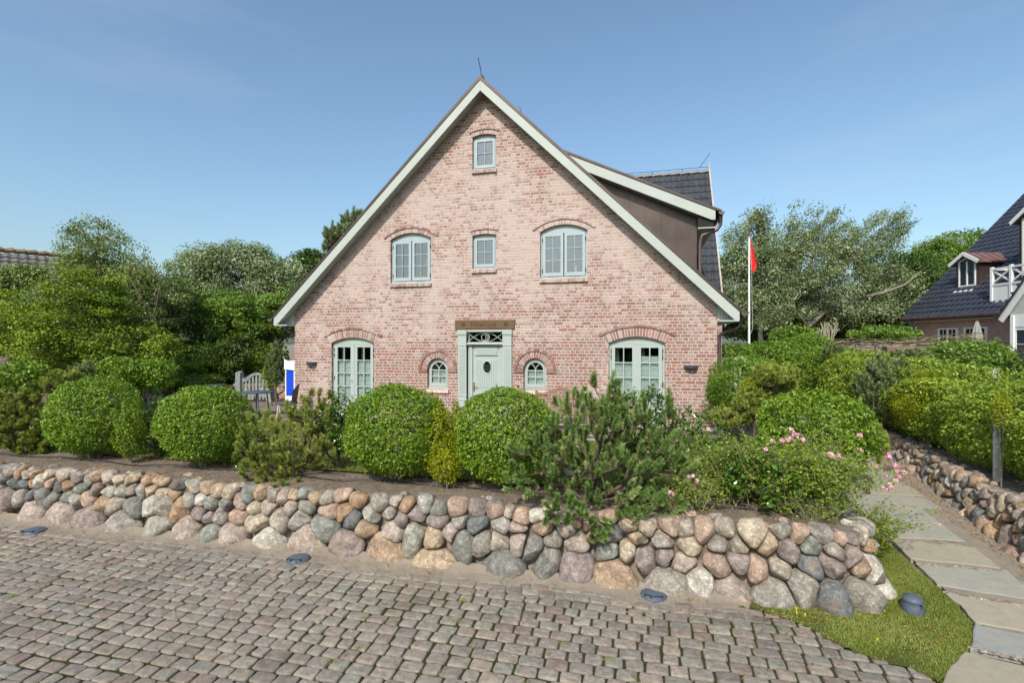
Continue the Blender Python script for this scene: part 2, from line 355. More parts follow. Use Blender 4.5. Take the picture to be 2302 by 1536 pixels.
g = NG('flagstone'); t = g.attr(); co = g.co(); n1 = g.noise(2.2, co, 6, .65, dist=.8); n2 = g.noise(70, co, 4, .7)
base = g.ramp(t, [(0, (.27, .27, .235)), (.34, (.30, .27, .205)), (.67, (.255, .265, .255))], 'CONSTANT')
n6 = g.noise(9, co, 6, .7); base = g.mix(g.ramp(n6, [(.4, (0,) * 3), (.7, (.6,) * 3)]), base, g.mix(1, base, (.68, .66, .62), 'MULTIPLY')); base = g.mix(g.ramp(n1, [(.4, (0,) * 3), (.75, (.6,) * 3)]), base, (.33, .28, .195)); base = g.mix(g.M('MULTIPLY', n2, .5), base, g.mix(1, base, (1.35, 1.35, 1.35), 'MULTIPLY'))
m_flag = g.end(g.pbr(base, .8, .25, 0, g.bump(g.M('ADD', n1, g.M('MULTIPLY', n2, .25)), .01)))

lf_box = leafmat('privet_leaf', [(.075, .135, .008), (.14, .225, .014), (.22, .315, .025), (.36, .43, .075)], .42, .38, .25, 2.2)
lf_boxy = leafmat('privet_leaf_pale', [(.10, .155, .012), (.19, .26, .022), (.30, .37, .05), (.46, .51, .13)], .42, .4, .28, 2)
lf_lau = leafmat('laurel_leaf', [(.03, .075, .008), (.055, .125, .012), (.10, .19, .02), (.21, .30, .04)], .22, .6, .18, 2)
lf_rose = leafmat('rose_leaf', [(.09, .15, .015), (.17, .24, .025), (.27, .34, .045), (.42, .46, .09)], .45, .35, .32, 2)
lf_pine = leafmat('mugo_needle', [(.105, .165, .05), (.165, .245, .075), (.24, .33, .115), (.50, .50, .30)], .5, .3, .2, 2)
lf_pine2 = leafmat('yellow_mugo_needle', [(.17, .20, .04), (.25, .28, .06), (.35, .37, .095), (.50, .48, .17)], .5, .3, .2, 2)
lf_pineg = leafmat('grey_pine_needle', [(.14, .18, .085), (.19, .235, .115), (.25, .30, .16), (.34, .37, .22)], .5, .3, .2, 2)
lf_yew = leafmat('golden_yew', [(.10, .12, .005), (.20, .23, .008), (.33, .34, .012), (.44, .38, .02)], .45, .3, .28, 3)
lf_yewg = leafmat('green_yew', [(.07, .12, .008), (.13, .20, .012), (.21, .28, .018), (.32, .36, .03)], .45, .3, .28, 3)
lf_maple = leafmat('hornbeam_leaf', [(.05, .09, .008), (.14, .21, .015), (.26, .33, .025), (.40, .44, .05)], .45, .35, .36, .8)
lf_birch = leafmat('birch_leaf', [(.08, .12, .03), (.17, .22, .07), (.28, .33, .13), (.45, .48, .27)], .4, .4, .3, .8)
lf_dark = leafmat('dark_tree_leaf', [(.02, .045, .008), (.05, .095, .015), (.10, .16, .026), (.18, .25, .05)], .45, .3, .25, .8)
lf_mid = leafmat('cherry_leaf', [(.06, .11, .014), (.12, .20, .026), (.20, .29, .045), (.32, .39, .09)], .4, .4, .3, .8)
lf_silver = leafmat('silver_poplar_leaf', [(.10, .14, .055), (.19, .235, .12), (.34, .375, .26), (.66, .68, .58)], .5, .35, .18, .9)
lf_hedge = leafmat('hedge_leaf', [(.055, .11, .008), (.115, .195, .015), (.19, .285, .027), (.30, .38, .05)], .42, .38, .25, 1.5)
lf_grass = leafmat('grass_blade', [(.11, .145, .02), (.19, .235, .04), (.30, .32, .08), (.50, .42, .24)], .5, .3, .3, 1.6)
m_pet = leafmat('pink_petal', [(.62, .18, .38), (.78, .34, .54), (.86, .54, .70), (.92, .76, .84)], .6, .2, .3, 3, gain=1)
m_cone = simple('pine_cone', (.20, .12, .10), .85, .15, var=.4, scale=40)
m_litter = leafmat('dry_litter', [(.20, .08, .03), (.30, .13, .05), (.36, .22, .12), (.30, .26, .16)], .8, .1, .1, 3)

# ------------------------------------------------------------------ ground
def zpath(x, y): return -.70 + .08 * max(0.0, min(y + 7.0, 8.0))
def zgarden(x, y):
    z = .03 + .05 * max(0, min(1, (-4.6 - y) / 1.6))
    if x > 9: z += .02 * min(8, max(0, y + 6)) + .025 * max(0, min(20, x - 10))
    if y > 4: z += .02 * min(30, y - 4)
    return z
def zground(x, y):
    if y < -6.70: return -.735
    if 6.25 < x < 8.95 and y < 3: return zpath(x, y) - .03
    return zgarden(x, y)
xs = [-400, -150, -60, -30, -20, -14] + [i * .5 - 11 for i in range(35)] + [6.249, 6.251, 6.6, 7, 7.5, 8, 8.5, 8.949, 8.951] + [9.5 + i * .7 for i in range(30)] + [34, 45, 70, 150, 400]
ys = [-300, -100, -40, -20, -14, -10, -8, -6.701, -6.699] + [-6.4 + i * .4 for i in range(23)] + [2.999, 3.001, 4, 5, 6, 8, 10, 13, 17, 22, 28, 35, 60, 150, 500]
random.seed(3); V = [(x, y, zground(x, y) + (random.uniform(-.012, .012) if -6.6 < y < 20 else 0)) for y in ys for x in xs]
nx = len(xs); F = [(j * nx + i, j * nx + i + 1, (j + 1) * nx + i + 1, (j + 1) * nx + i) for j in range(len(ys) - 1) for i in range(nx - 1)]
tag(link('ground', npmesh('ground', V, F, m_soil)), kind='structure')

# street: rounded granite setts in running rows parallel to the wall, on a mossy bed
EDGE = sorted([(p.x, p.y) for p in [onz(a, b, -.7) for a, b in [(1480, 1325), (1560, 1345), (1700, 1372), (1790, 1400), (1870, 1442), (1960, 1482), (2050, 1505), (2130, 1545), (2260, 1640)]]])
ex, ey = [e[0] for e in EDGE], [e[1] for e in EDGE]
rng = np.random.default_rng(5)
rows = []
y = -6.86; j = 0
while y > -11.2:
    d = .152 + rng.uniform(-.006, .006); x = -9.2 + rng.uniform(0, .2)
    while x < 9.5:
        w = rng.choice([.155, .18, .20, .215, .235], p=[.15, .25, .3, .2, .1]) + rng.uniform(-.008, .008)
        lim = float(np.interp(x, ex, ey)) if x > ex[0] else 9
        if y - d / 2 < lim + .02: rows.append((x + w / 2, y - d / 2 + rng.normal(0, .005) + .012 * math.sin(x * 1.1 + j * .3), w / 2 - rng.uniform(.0065, .0125), d / 2 - rng.uniform(.0055, .0115)))
        x += w
    y -= d; j += 1
A = np.array(rows); n = len(A); K = 16
th = np.arange(K) * 2 * np.pi / K; pw = .27 + rng.uniform(-.05, .1, (n, 1))
cx_ = np.sign(np.cos(th)) * np.abs(np.cos(th)) ** pw; sy_ = np.sign(np.sin(th)) * np.abs(np.sin(th)) ** pw
jit = 1 + rng.normal(0, .035, (n, K)); jit = (jit + np.roll(jit, 1, 1) + np.roll(jit, -1, 1)) / 3
jit += .05 * np.sin(2 * th[None] + rng.uniform(0, 6.28, (n, 1))) * rng.uniform(0, 1, (n, 1))
px_ = cx_ * A[:, 2:3] * jit; py_ = sy_ * A[:, 3:4] * jit
rot = rng.normal(0, .035, (n, 1)); rx = px_ * np.cos(rot) - py_ * np.sin(rot); ry = px_ * np.sin(rot) + py_ * np.cos(rot)
z0 = rng.normal(-.702, .0025, (n, 1)) + .004 * np.sin(A[:, 0:1] * 1.3 + A[:, 1:2] * 2.1); tx = rng.normal(0, .014, (n, 1)); ty = rng.normal(0, .016, (n, 1))
rings = [(.0, .0), (.5, .0), (.88, -.001), (.965, -.004), (1.0, -.011), (1.015, -.07)]
Vs = [np.stack([A[:, 0], A[:, 1], z0[:, 0]], 1)[:, None, :]]
for r, dz in rings[1:]:
    X = rx * r; Y = ry * r; Z = z0 + X * tx + Y * ty + dz + (rng.normal(0, .0020, (n, K)) if r < 1 else 0)
    Vs.append(np.stack([A[:, 0:1] + X, A[:, 1:2] + Y, Z], 2))
V = np.concatenate(Vs, 1); nv = V.shape[1]
fl = [[0, 1 + k, 1 + (k + 1) % K, 0] for k in range(K)]
quads = [[1 + q * K + k, 1 + (q + 1) * K + k, 1 + (q + 1) * K + (k + 1) % K, 1 + q * K + (k + 1) % K] for q in range(len(rings) - 2) for k in range(K)]
T3 = np.array([f[:3] for f in fl]); Q4 = np.array(quads)
base = (np.arange(n) * nv)[:, None, None]
Ft = (T3[None] + base).reshape(-1, 3).tolist(); Fq = (Q4[None] + base).reshape(-1, 4).tolist()
tt = rng.random(n); tint = np.concatenate([np.repeat(tt, K), np.repeat(tt, len(quads))])
street = tag(link('street', npmesh('street_bed', [(-300, -300, -.7225), (300, -300, -.7225), (300, -6.72, -.7225), (-300, -6.72, -.7225)], [(0, 1, 2, 3)], m_joint)), kind='structure')
link('granite_setts', npmesh('granite_setts', V.reshape(-1, 3), Ft + Fq, m_cob, tint=tint, smooth=True), street)
# sand washed from the wall over the first rows
V = []; nx, ny = 340, 26
for j in range(ny):
    d = j / (ny - 1) * .85
    for i in range(nx):
        x = -9.5 + i / (nx - 1) * 14.6
        wv = .5 + .5 * math.sin(x * 1.7) * math.sin(x * .63 + 1)
        z = -.700 + .075 * math.exp(-d / .10) - .026 * (d / .42) + .010 * wv + .006 * math.sin(x * 9 + d * 20) * math.sin(x * 5.3) + random.uniform(-.002, .002)
        V.append((x, -6.88 - d, z))
F = [(j * nx + i, j * nx + i + 1, (j + 1) * nx + i + 1, (j + 1) * nx + i) for j in range(ny - 1) for i in range(nx - 1)]
link('sand_drift', npmesh('sand_drift', V, F, m_sand, smooth=True), street)

# grass wedge between wall corner, flagstone path and street
def inpoly(x, y, P):
    c = False; k = len(P); q = k - 1
    for i in range(k):
        if (P[i][1] > y) != (P[q][1] > y) and x < (P[q][0] - P[i][0]) * (y - P[i][1]) / (P[q][1] - P[i][1] + 1e-12) + P[i][0]: c = not c
        q = i
    return c
pp = lambda a, b, z=-.7: tuple(onz(a, b, z))[:2]
EDGEP = [pp(2185, 1405), pp(2188, 1450), pp(2160, 1490), pp(2120, 1530), pp(2150, 1600)]
WEDGE = [pp(1500, 1318), (6.0, -6.92), (6.4, -6.75), (6.62, -6.3), (6.65, -3.2), (7.14, -3.2), (7.15, -4.4), (7.16, -5.6), pp(2125, 1350)] + EDGEP + [(e[0], e[1]) for e in reversed(EDGE[:-1]) if e[0] < EDGEP[-2][0]]
def zwedge(x, y): return -.697 + (.08 * max(0, y + 7.0) if y > -7 and x > 6.3 else 0)
V, F, idx = [], [], {}
st = .06
for i in range(int(5.5 / st)):
    for j in range(int(6.5 / st)):
        x, y = 2.6 + i * st, -9.4 + j * st
        if inpoly(x + st / 2, y + st / 2, WEDGE):
            q = []
            for a, b in ((0, 0), (1, 0), (1, 1), (0, 1)):
                k = (i + a, j + b)
                if k not in idx: idx[k] = len(V); V.append((x + a * st, y + b * st, zwedge(x + a * st, y + b * st) + random.uniform(-.004, .006)))
                q.append(idx[k])
            F.append(tuple(q))
tag(link('verge', npmesh('verge', V, F, m_turf)), kind='structure')
def grass(name, pts, h, mat, lean=.6, w=.006):
    P = np.asarray(pts, np.float32); n = len(P); a = rng.uniform(0, 2 * np.pi, n); hh = h * rng.uniform(.45, 1.15, n)
    ln = rng.uniform(0, lean, n) * hh; d = np.stack([np.cos(a), np.sin(a), 0 * a], 1); s = np.stack([-np.sin(a), np.cos(a), 0 * a], 1)
    v0 = P - s * w / 2; v1 = P + s * w / 2; v2 = P + d * ln[:, None]; v2[:, 2] += hh
    V = np.stack([v0, v1, v2], 1).reshape(-1, 3); F = np.arange(3 * n).reshape(-1, 3)
    return tag(link(name, npmesh(name, V, F, mat, tint=rng.random(n))), kind='stuff')
def spray(P, n, z, ok=None):
    xs_, ys_ = [p[0] for p in P], [p[1] for p in P]; out = []
    while len(out) < n:
        x, y = rng.uniform(min(xs_), max(xs_)), rng.uniform(min(ys_), max(ys_))
        if inpoly(x, y, P) and (ok is None or ok(x, y)): out.append((x, y, z(x, y)))
    return out
def okw(x, y):
    n_ = math.sin(x * 3.1 + 1) * math.sin(y * 4.3) + math.sin(x * 7.7 - y * 5)
    if x < 5.0: return rng.random() < .35 * (x - 2.9) / 2
    return rng.random() < (.50 + .35 * n_ if x < 5.8 else .75 + .35 * n_) * (1 if y > float(np.interp(x, ex, ey)) + .12 else .45)
tag(grass('grass', spray(WEDGE, 90000, lambda x, y: zwedge(x, y) - .004, okw), .024, lf_grass, w=.008, lean=1.3), 'short green grass in the wedge between wall corner and flagstone path', 'grass')

# flagstone path
path = tag(link('path', npmesh('path_bed', *(lambda X: ([(x, y, zpath(x, y) + .017) for y in [-9.5, -8.5, -7.5, -7.0, -6, -5, -4, -3, -2, -1, 0, 1, 2.9] for x in (7.24, 7.5, 8, 8.5, 9.4)], [(j * 5 + i, j * 5 + i + 1, (j + 1) * 5 + i + 1, (j + 1) * 5 + i) for j in range(12) for i in range(4)]))(0), m_pathbed)), kind='structure')
def rz(zx, zy): return (1500 + zx / 2.87, 1100 + zy / 2.87)
def onpath(px, py):
    z = -.7
    for _ in range(12):
        p = onz(px, py, z); z = zpath(p.x, p.y)
    return p
SL = [([(1810, 1195), (1925, 1070), (2560, 1220), (2700, 1480), (1690, 1480)], .5), ([(1988, 892), (2560, 1010), (2620, 1195), (1958, 1048)], .9),
      ([(1800, 690), (2500, 800), (2560, 985), (1990, 878), (1905, 775)], .5), ([(1620, 505), (2200, 548), (2310, 640), (2370, 735), (1745, 632)], .1),
      ([(1452, 343), (1980, 388), (2150, 525), (1575, 462)], .5), ([(1292, 218), (1790, 250), (1918, 348), (1425, 322)], .1), ([(1222, 112), (1640, 132), (1780, 240), (1300, 196)], .1)]
for zc, t in SL:
    P = [onpath(*rz(*q)) for q in zc]; c = sum(P, Vector()) / len(P)
    mb = MB(); k = len(P); Q = []
    for i in range(k):
        a, b = P[i], P[(i + 1) % k]
        for f_ in (0, .25, .5, .75):
            q = a.lerp(b, f_); q = q + (q - c).normalized() * random.uniform(-.012, .014) if f_ else q + (q - c) * .012
            Q.append(q)
    top = [Vector((q.x, q.y, q.z + .022)) for q in Q]; inn = [t_ + (c - t_).normalized() * .012 + Vector((0, 0, .006)) for t_ in top]; bot = [Vector((q.x, q.y, q.z - .04)) for q in Q]
    m_ = len(Q); F = [tuple(range(m_))] + [(i, (i + 1) % m_, m_ + (i + 1) % m_, m_ + i) for i in range(m_)] + [(m_ + i, m_ + (i + 1) % m_, 2 * m_ + (i + 1) % m_, 2 * m_ + i) for i in range(m_)]
    mb.add(inn + top + bot, F, 0, t); mb.build('flagstone', m_flag, path)
y0_ = onpath(*rz(1222, 112)).y + .05
for q in range(11):
    y1_ = y0_ + random.uniform(.42, .55); mb = MB(); x0 = 7.2 + random.uniform(-.04, .04); x1 = 8.42 + random.uniform(-.06, .06); zz = zpath(0, (y0_ + y1_) / 2)
    P = [(x0, y0_), (x1, y0_ + random.uniform(-.03, .03)), (x1 + random.uniform(-.05, .05), y1_), (x0, y1_)]
    mb.add([(a, b, zpath(a, b) + .026) for a, b in P] + [(a, b, zpath(a, b) - .04) for a, b in P], [(0, 1, 2, 3)] + [(i, (i + 1) % 4, 4 + (i + 1) % 4, 4 + i) for i in range(4)], 0, random.choice([.1, .1, .5]))
    mb.build('flagstone', m_flag, path, bevel=.006); y0_ = y1_ + .05
mb = MB()      # joint pebbles
for q in range(900):
    i = random.randrange(len(SL)); zc = SL[i][0]; a, b = (zc[0], zc[1]) if i > 1 else (zc[-1], zc[-2])
    f_ = random.random(); p = onpath(*rz(a[0] + (b[0] - a[0]) * f_, a[1] + (b[1] - a[1]) * f_)) + Vector((0, random.uniform(-.01, .06), .021))
    r = random.uniform(.01, .028); mb.lathe(p + Vector((0, 0, -.004)), [(r * .2, -.004), (r, .0), (r * .8, .008), (r * .2, .013)], 7, 0, 'z', random.random())
mb.build('pebbles', m_stone, path, smooth=True)

# ------------------------------------------------------------------ fieldstone walls
def clip(poly, n, c):
    out = []
    for i in range(len(poly)):
        a, b = poly[i], poly[(i + 1) % len(poly)]; da = a[0] * n[0] + a[1] * n[1] - c; db = b[0] * n[0] + b[1] * n[1] - c
        if da <= 0: out.append(a)
        if (da < 0) != (db < 0) and abs(da - db) > 1e-12:
            t = da / (da - db); out.append((a[0] + (b[0] - a[0]) * t, a[1] + (b[1] - a[1]) * t))
    return out
def boulder(mp, poly, cc, tint, rnd, back=.16):
    K, RG = 22, 11
    D = []
    for k in range(K):
        a = 2 * math.pi * k / K; dx, dy = math.cos(a), math.sin(a); best = 9
        for i in range(len(poly)):
            p, q = poly[i], poly[(i + 1) % len(poly)]; ex_, ey_ = q[0] - p[0], q[1] - p[1]; den = dx * ey_ - dy * ex_
            if abs(den) < 1e-9: continue
            t = ((p[0] - cc[0]) * ey_ - (p[1] - cc[1]) * ex_) / den; u = ((p[0] - cc[0]) * dy - (p[1] - cc[1]) * dx) / den
            if t > 0 and -1e-6 <= u <= 1 + 1e-6: best = min(best, t)
        D.append(best)
    D = np.array(D) - .002; B = D.copy()
    for _ in range(rnd.choice([1, 2, 2, 3])): B = (B + np.roll(B, 1) + np.roll(B, -1)) / 3
    D = np.minimum(D * 1.02, B * 1.03); sz = D.mean()
    dep = min(.15, sz * rnd.uniform(.6, .95)) + .01; ph = [rnd.uniform(0, 6.28) for _ in range(6)]; fr = [rnd.uniform(6, 16) for _ in range(3)]
    pl = []
    for _ in range(rnd.choice([0, 1, 2, 3, 4, 5])):
        v = Vector((rnd.uniform(-1, 1), rnd.uniform(-1, 1), rnd.uniform(.2, 1.3))).normalized(); pl.append((v, sz * rnd.uniform(.5, .8)))
    V = []
    pwr = rnd.uniform(.55, .8)
    for r in range(RG + 1):
        phi = -math.pi / 2 + math.pi * r / RG
        ca = max(0, math.cos(phi)) ** pwr; sa = math.sin(phi); dd = dep if sa > 0 else back
        for k in range(K):
            a = 2 * math.pi * k / K; x, y, z = D[k] * ca * math.cos(a), D[k] * ca * math.sin(a), dd * sa
            w = 1 + .06 * math.sin(fr[0] * x + ph[0]) + .06 * math.sin(fr[1] * y + ph[1]) + .05 * math.sin(fr[2] * (x + y + z) + ph[2]) + .02 * math.sin(47 * x + ph[3]) * math.sin(43 * y + ph[4])
            p = Vector((x * w, y * w, z * (w if sa > 0 else 1)))
            for v, c in pl:
                e = p.dot(v) - c
                if e > 0: p -= v * e * .85
            V.append(mp(cc[0] + p.x, cc[1] + p.y, p.z))
    F = []
    for r in range(RG):
        for k in range(K): F.append((r * K + k, r * K + (k + 1) % K, (r + 1) * K + (k + 1) % K, (r + 1) * K + k))
    F += [tuple(range(K))[::-1], tuple(RG * K + k for k in range(K))]
    return V, F
def stone_wall(name, label, pts, zb, zt, side, rowsp, seed, mat, core_mat, batter=.14, near=None, flare=0.0, caps=0):
    rnd = random.Random(seed); P = [Vector(p) for p in pts]; Ls = [0]
    for i in range(len(P) - 1): Ls.append(Ls[-1] + (P[i + 1] - P[i]).length)
    LT = Ls[-1]
    def pos(s):
        s = max(-.2, min(LT + .2, s)); i = 0
        while i < len(Ls) - 2 and s > Ls[i + 1]: i += 1
        d = (P[i + 1] - P[i]) / (Ls[i + 1] - Ls[i]); q = P[i] + d * (s - Ls[i])
        def nrm(k): e = (P[min(k + 1, len(P) - 1)] - P[max(k - 1, 0)]).normalized(); return Vector((e.y, -e.x)) * side
        f_ = (s - Ls[i]) / (Ls[i + 1] - Ls[i]); nn = (nrm(i) * (1 - f_) + nrm(i + 1) * f_).normalized()
        return q, nn
    def mp(s, t, z):
        q, nn = pos(s); b = zb(q.x, q.y); H = zt(q.x, q.y) - b; o = -batter * t + z
        return Vector((q.x + nn.x * (o - .17), q.y + nn.y * (o - .17), b + t * H))
    seeds = []
    for tc_, sp_, jt in rowsp:
        s = rnd.uniform(0, sp_)
        while s < LT:
            seeds.append([s, (tc_ + rnd.uniform(-jt, jt) + .03 * math.sin(s * 2.1))]); s += sp_ * rnd.choice([.55, .75, .9, 1.05, 1.25, 1.5])
    q0, _ = pos(LT / 2); H0 = zt(q0.x, q0.y) - zb(q0.x, q0.y)
    root = thing(name, label, 'stone wall', (pos(LT / 2)[0].x, pos(LT / 2)[0].y, zb(q0.x, q0.y)))
    st_ = []
    for i, (s, t) in enumerate(seeds):
        ty_ = t * H0; poly = [(s - .5, -.09), (s + .5, -.09), (s + .5, H0 + rnd.uniform(-.06, .05)), (s - .5, H0 + rnd.uniform(-.06, .05))]
        for k, (s2, t2) in enumerate(seeds):
            if k == i or abs(s2 - s) > .9: continue
            mx_, my_ = (s + s2) / 2, (ty_ + t2 * H0) / 2; n_ = (s2 - s, t2 * H0 - ty_)
            poly = clip(poly, n_, n_[0] * mx_ + n_[1] * my_)
            if len(poly) < 3: break
        if len(poly) < 3: continue
        ar = 0; gx = gy = 0
        for k in range(len(poly)):
            a, b = poly[k], poly[(k + 1) % len(poly)]; cr_ = a[0] * b[1] - a[1] * b[0]; ar += cr_; gx += (a[0] + b[0]) * cr_; gy += (a[1] + b[1]) * cr_
        if abs(ar) < .006: continue
        cc = (gx / (3 * ar), gy / (3 * ar)); tn = rnd.random()
        Vb, Fb = boulder(lambda u, v, z: mp(u, v / H0, z + .10), poly, cc, tn, rnd)
        qq = pos(s)[0]; dist = (Vector((qq.x, qq.y)) - Vector(CAM[:2])).length
        vis = 1 if near is None or near(qq) else .02
        st_.append((abs(ar) / dist ** 2 * vis, Vb, Fb, tn))
    for q in range(caps):          # stones lying on the crown
        s = rnd.uniform(0, LT); a_ = rnd.uniform(.05, .10); poly = [(s + a_ * math.cos(t) * rnd.uniform(.8, 1.2), a_ * .8 * math.sin(t) * rnd.uniform(.8, 1.2)) for t in [i * math.pi / 4 for i in range(8)]]
        off = rnd.uniform(.20, .42); tn = rnd.random(); qq, nn = pos(s); b = zb(qq.x, qq.y); H = zt(qq.x, qq.y)
        Vb, Fb = boulder(lambda u, v, z: (lambda Q, N_: Vector((Q.x - N_.x * (off - v), Q.y - N_.y * (off - v), H - .035 + z * .8)))(*pos(u)), poly, (s, 0), tn, rnd, back=.04); st_.append((.0001, Vb, Fb, tn))
    st_.sort(key=lambda e: -e[0])
    for _, Vb, Fb, tn in st_[:100]: link('boulder', npmesh('boulder', Vb, Fb, mat, tint=[tn] * len(Fb), smooth=True), root)
    if len(st_) > 100:
        V, F, T = [], [], []
        for _, Vb, Fb, tn in st_[100:]:
            b = len(V); V += Vb; F += [tuple(b + i for i in f_) for f_ in Fb]; T += [tn] * len(Fb)
        tag(link('small_boulders', npmesh('small_boulders', V, F, mat, tint=T, smooth=True), root), kind='stuff')
    # earth core with a crown between the stones
    V, F = [], []; NS = int(LT / .05); prof = [(-.02, -.1), (-.02, .2), (-.03, .5), (-.04, .72), (-.06, .84), (-.11, .89), (-.17, .915), (-.23, .925), (-.30, .925), (-.38, .92), (-.46, .90), (-.48, .2)]
    for i in range(NS + 1):
        s = LT * i / NS; q, nn = pos(s); b = zb(q.x, q.y); H = zt(q.x, q.y) - b
        for o, t in prof:
            oo = o - .14 - batter * min(t, 1) + rnd.uniform(-.008, .008)
            V.append((q.x + nn.x * oo, q.y + nn.y * oo, b + t * H + rnd.uniform(-.012, .012)))
    m_ = len(prof); F = [(i * m_ + k, i * m_ + k + 1, (i + 1) * m_ + k + 1, (i + 1) * m_ + k) for i in range(NS) for k in range(m_ - 1)]
    link('earth_core', npmesh('earth_core', V, F, [core_mat, m_soil], smooth=True, midx=[1 if k > 4 else 0 for i in range(NS) for k in range(m_ - 1)]), root)
    return root
arc = [(6.02 + .60 * math.sin(R(a)), -6.32 - .60 * math.cos(R(a))) for a in (0, 15, 30, 45, 60, 75, 90)]
ptsL = [(-9.6, -6.95), (-6, -6.94), (-2, -6.93), (2, -6.93), (4.5, -6.92)] + arc + [(6.66, -5.2), (6.70, -3.5), (6.72, -1.2)]
stone_wall('stone_wall', 'low wall of mixed rounded boulders along the cobbled street, turning a corner at the grass', ptsL, lambda x, y: -.72 + (.07 * max(0, y + 6.2) if y > -6.2 else 0),
           lambda x, y: .10 + .02 * math.sin(x * 1.3) + .012 * math.sin(x * 7), 1, [(.21, .52, .09), (.50, .285, .06), (.69, .25, .055), (.875, .22, .05)], 11, m_stone, m_sand, near=lambda q: q.x > -6.6, caps=70)
ptsR = [(8.42, -8.2), (8.46, -6.6), (8.52, -5.4), (8.64, -4.4), (8.72, -3.4), (8.86, -2.2), (8.92, -1.2), (8.90, 0), (8.86, 1.4), (8.8, 2.6)]
ptsR = [(x - .08, y) for x, y in ptsR]
stone_wall('stone_wall', 'low boulder wall with flat cap stones along the right side of the flagstone path', ptsR, lambda x, y: zpath(x, y) - .03,
           lambda x, y: .04 + .035 * max(0, y + 6), -1, [(.15, .38, .05), (.36, .27, .04), (.55, .25, .04), (.73, .24, .04), (.91, .28, .04)], 23, m_stone2, m_sand, batter=.12, caps=40)
# low wall at the back of the terrace, far left
a_, b_ = at(315, 895, 17.2), at(640, 880, 19.2)
stone_wall('stone_wall', 'shaded low boulder wall behind the white garden gate at the left', [tuple(a_)[:2], tuple(a_.lerp(b_, .5))[:2], tuple(b_)[:2]], lambda x, y: 0.0, lambda x, y: .62, 1,
           [(.22, .4, .04), (.55, .32, .04), (.85, .34, .03)], 31, m_stone2, m_soil, batter=.1)

# ------------------------------------------------------------------ the brick house
RZ, RS = 8.98, .984                                  # ridge height, slope
zr = lambda x: RZ - RS * abs(x)
house = thing('brick_house', 'pink limewashed brick house with steep gable, sage green door and arched windows', 'house', (0, 7, 0))
def arcpts(xc, hw, zs, zt, n=20):                     # points of the arch from left springing to right springing
    h = zt - zs; r = (hw * hw + h * h) / (2 * h); zc = zt - r; a = math.asin(min(1, hw / r)) if h < hw else math.pi / 2
    return [(xc + r * math.sin(-a + 2 * a * i / n), zc + r * math.cos(-a + 2 * a * i / n)) for i in range(n + 1)]
OP = dict(top=(0, .325, 6.70, 7.56, 7.62), mid=(0, .325, 4.07, 4.945, 4.985), ul=(-2.10, .60, 3.76, 4.95, 5.12), ur=(2.10, .60, 3.76, 4.95, 5.12),
          fl=(-3.87, .67, .06, 2.11, 2.26), fr=(3.90, .67, .06, 2.11, 2.26), al=(-1.31, .30, .88, 1.40, 1.70), ar=(1.36, .30, .90, 1.42, 1.72))
def contour(k):
    xc, hw, zb, zs, zt = OP[k]; return [(xc - hw, zb)] + arcpts(xc, hw, zs, zt) + [(xc + hw, zb)]
DOORX = .02
dr = [(DOORX - .50, .0), (DOORX - .50, 2.43), (DOORX + .50, 2.43), (DOORX + .50, .0)]
wall = MB(); out = [(-5.75, -.3), (-5.75, zr(5.75) - .12), (0, RZ - .12), (5.75, zr(5.75) - .12), (5.75, -.3)]
wall.plate(out, [contour(k) for k in OP] + [dr], 0, .24); wall.build('facade', m_brick, house, recalc=True)
w2 = MB()
for sx in (-1, 1): w2 = MB(); w2.box(min(sx * 5.75, sx * 5.5), max(sx * 5.75, sx * 5.5), .24, 14, -.3, zr(5.75) - .15); w2.build('side_wall', m_brick_side, house)
w3 = MB(); w3.plate(out, [], 13.76, 14); w3.box(-5.5, 5.5, .3, 13.7, -.2, .03); w3.box(-5.5, 5.5, .3, 13.7, 2.62, 2.72); w3.box(-3.2, 3.2, .3, 13.7, 5.4, 5.5); w3.build('rear_wall', m_dark, house)
pl = MB(); pl.box(-5.76, 5.76, -.03, .0, -.3, .10, 0); pl.build('plinth', m_mortar, house)
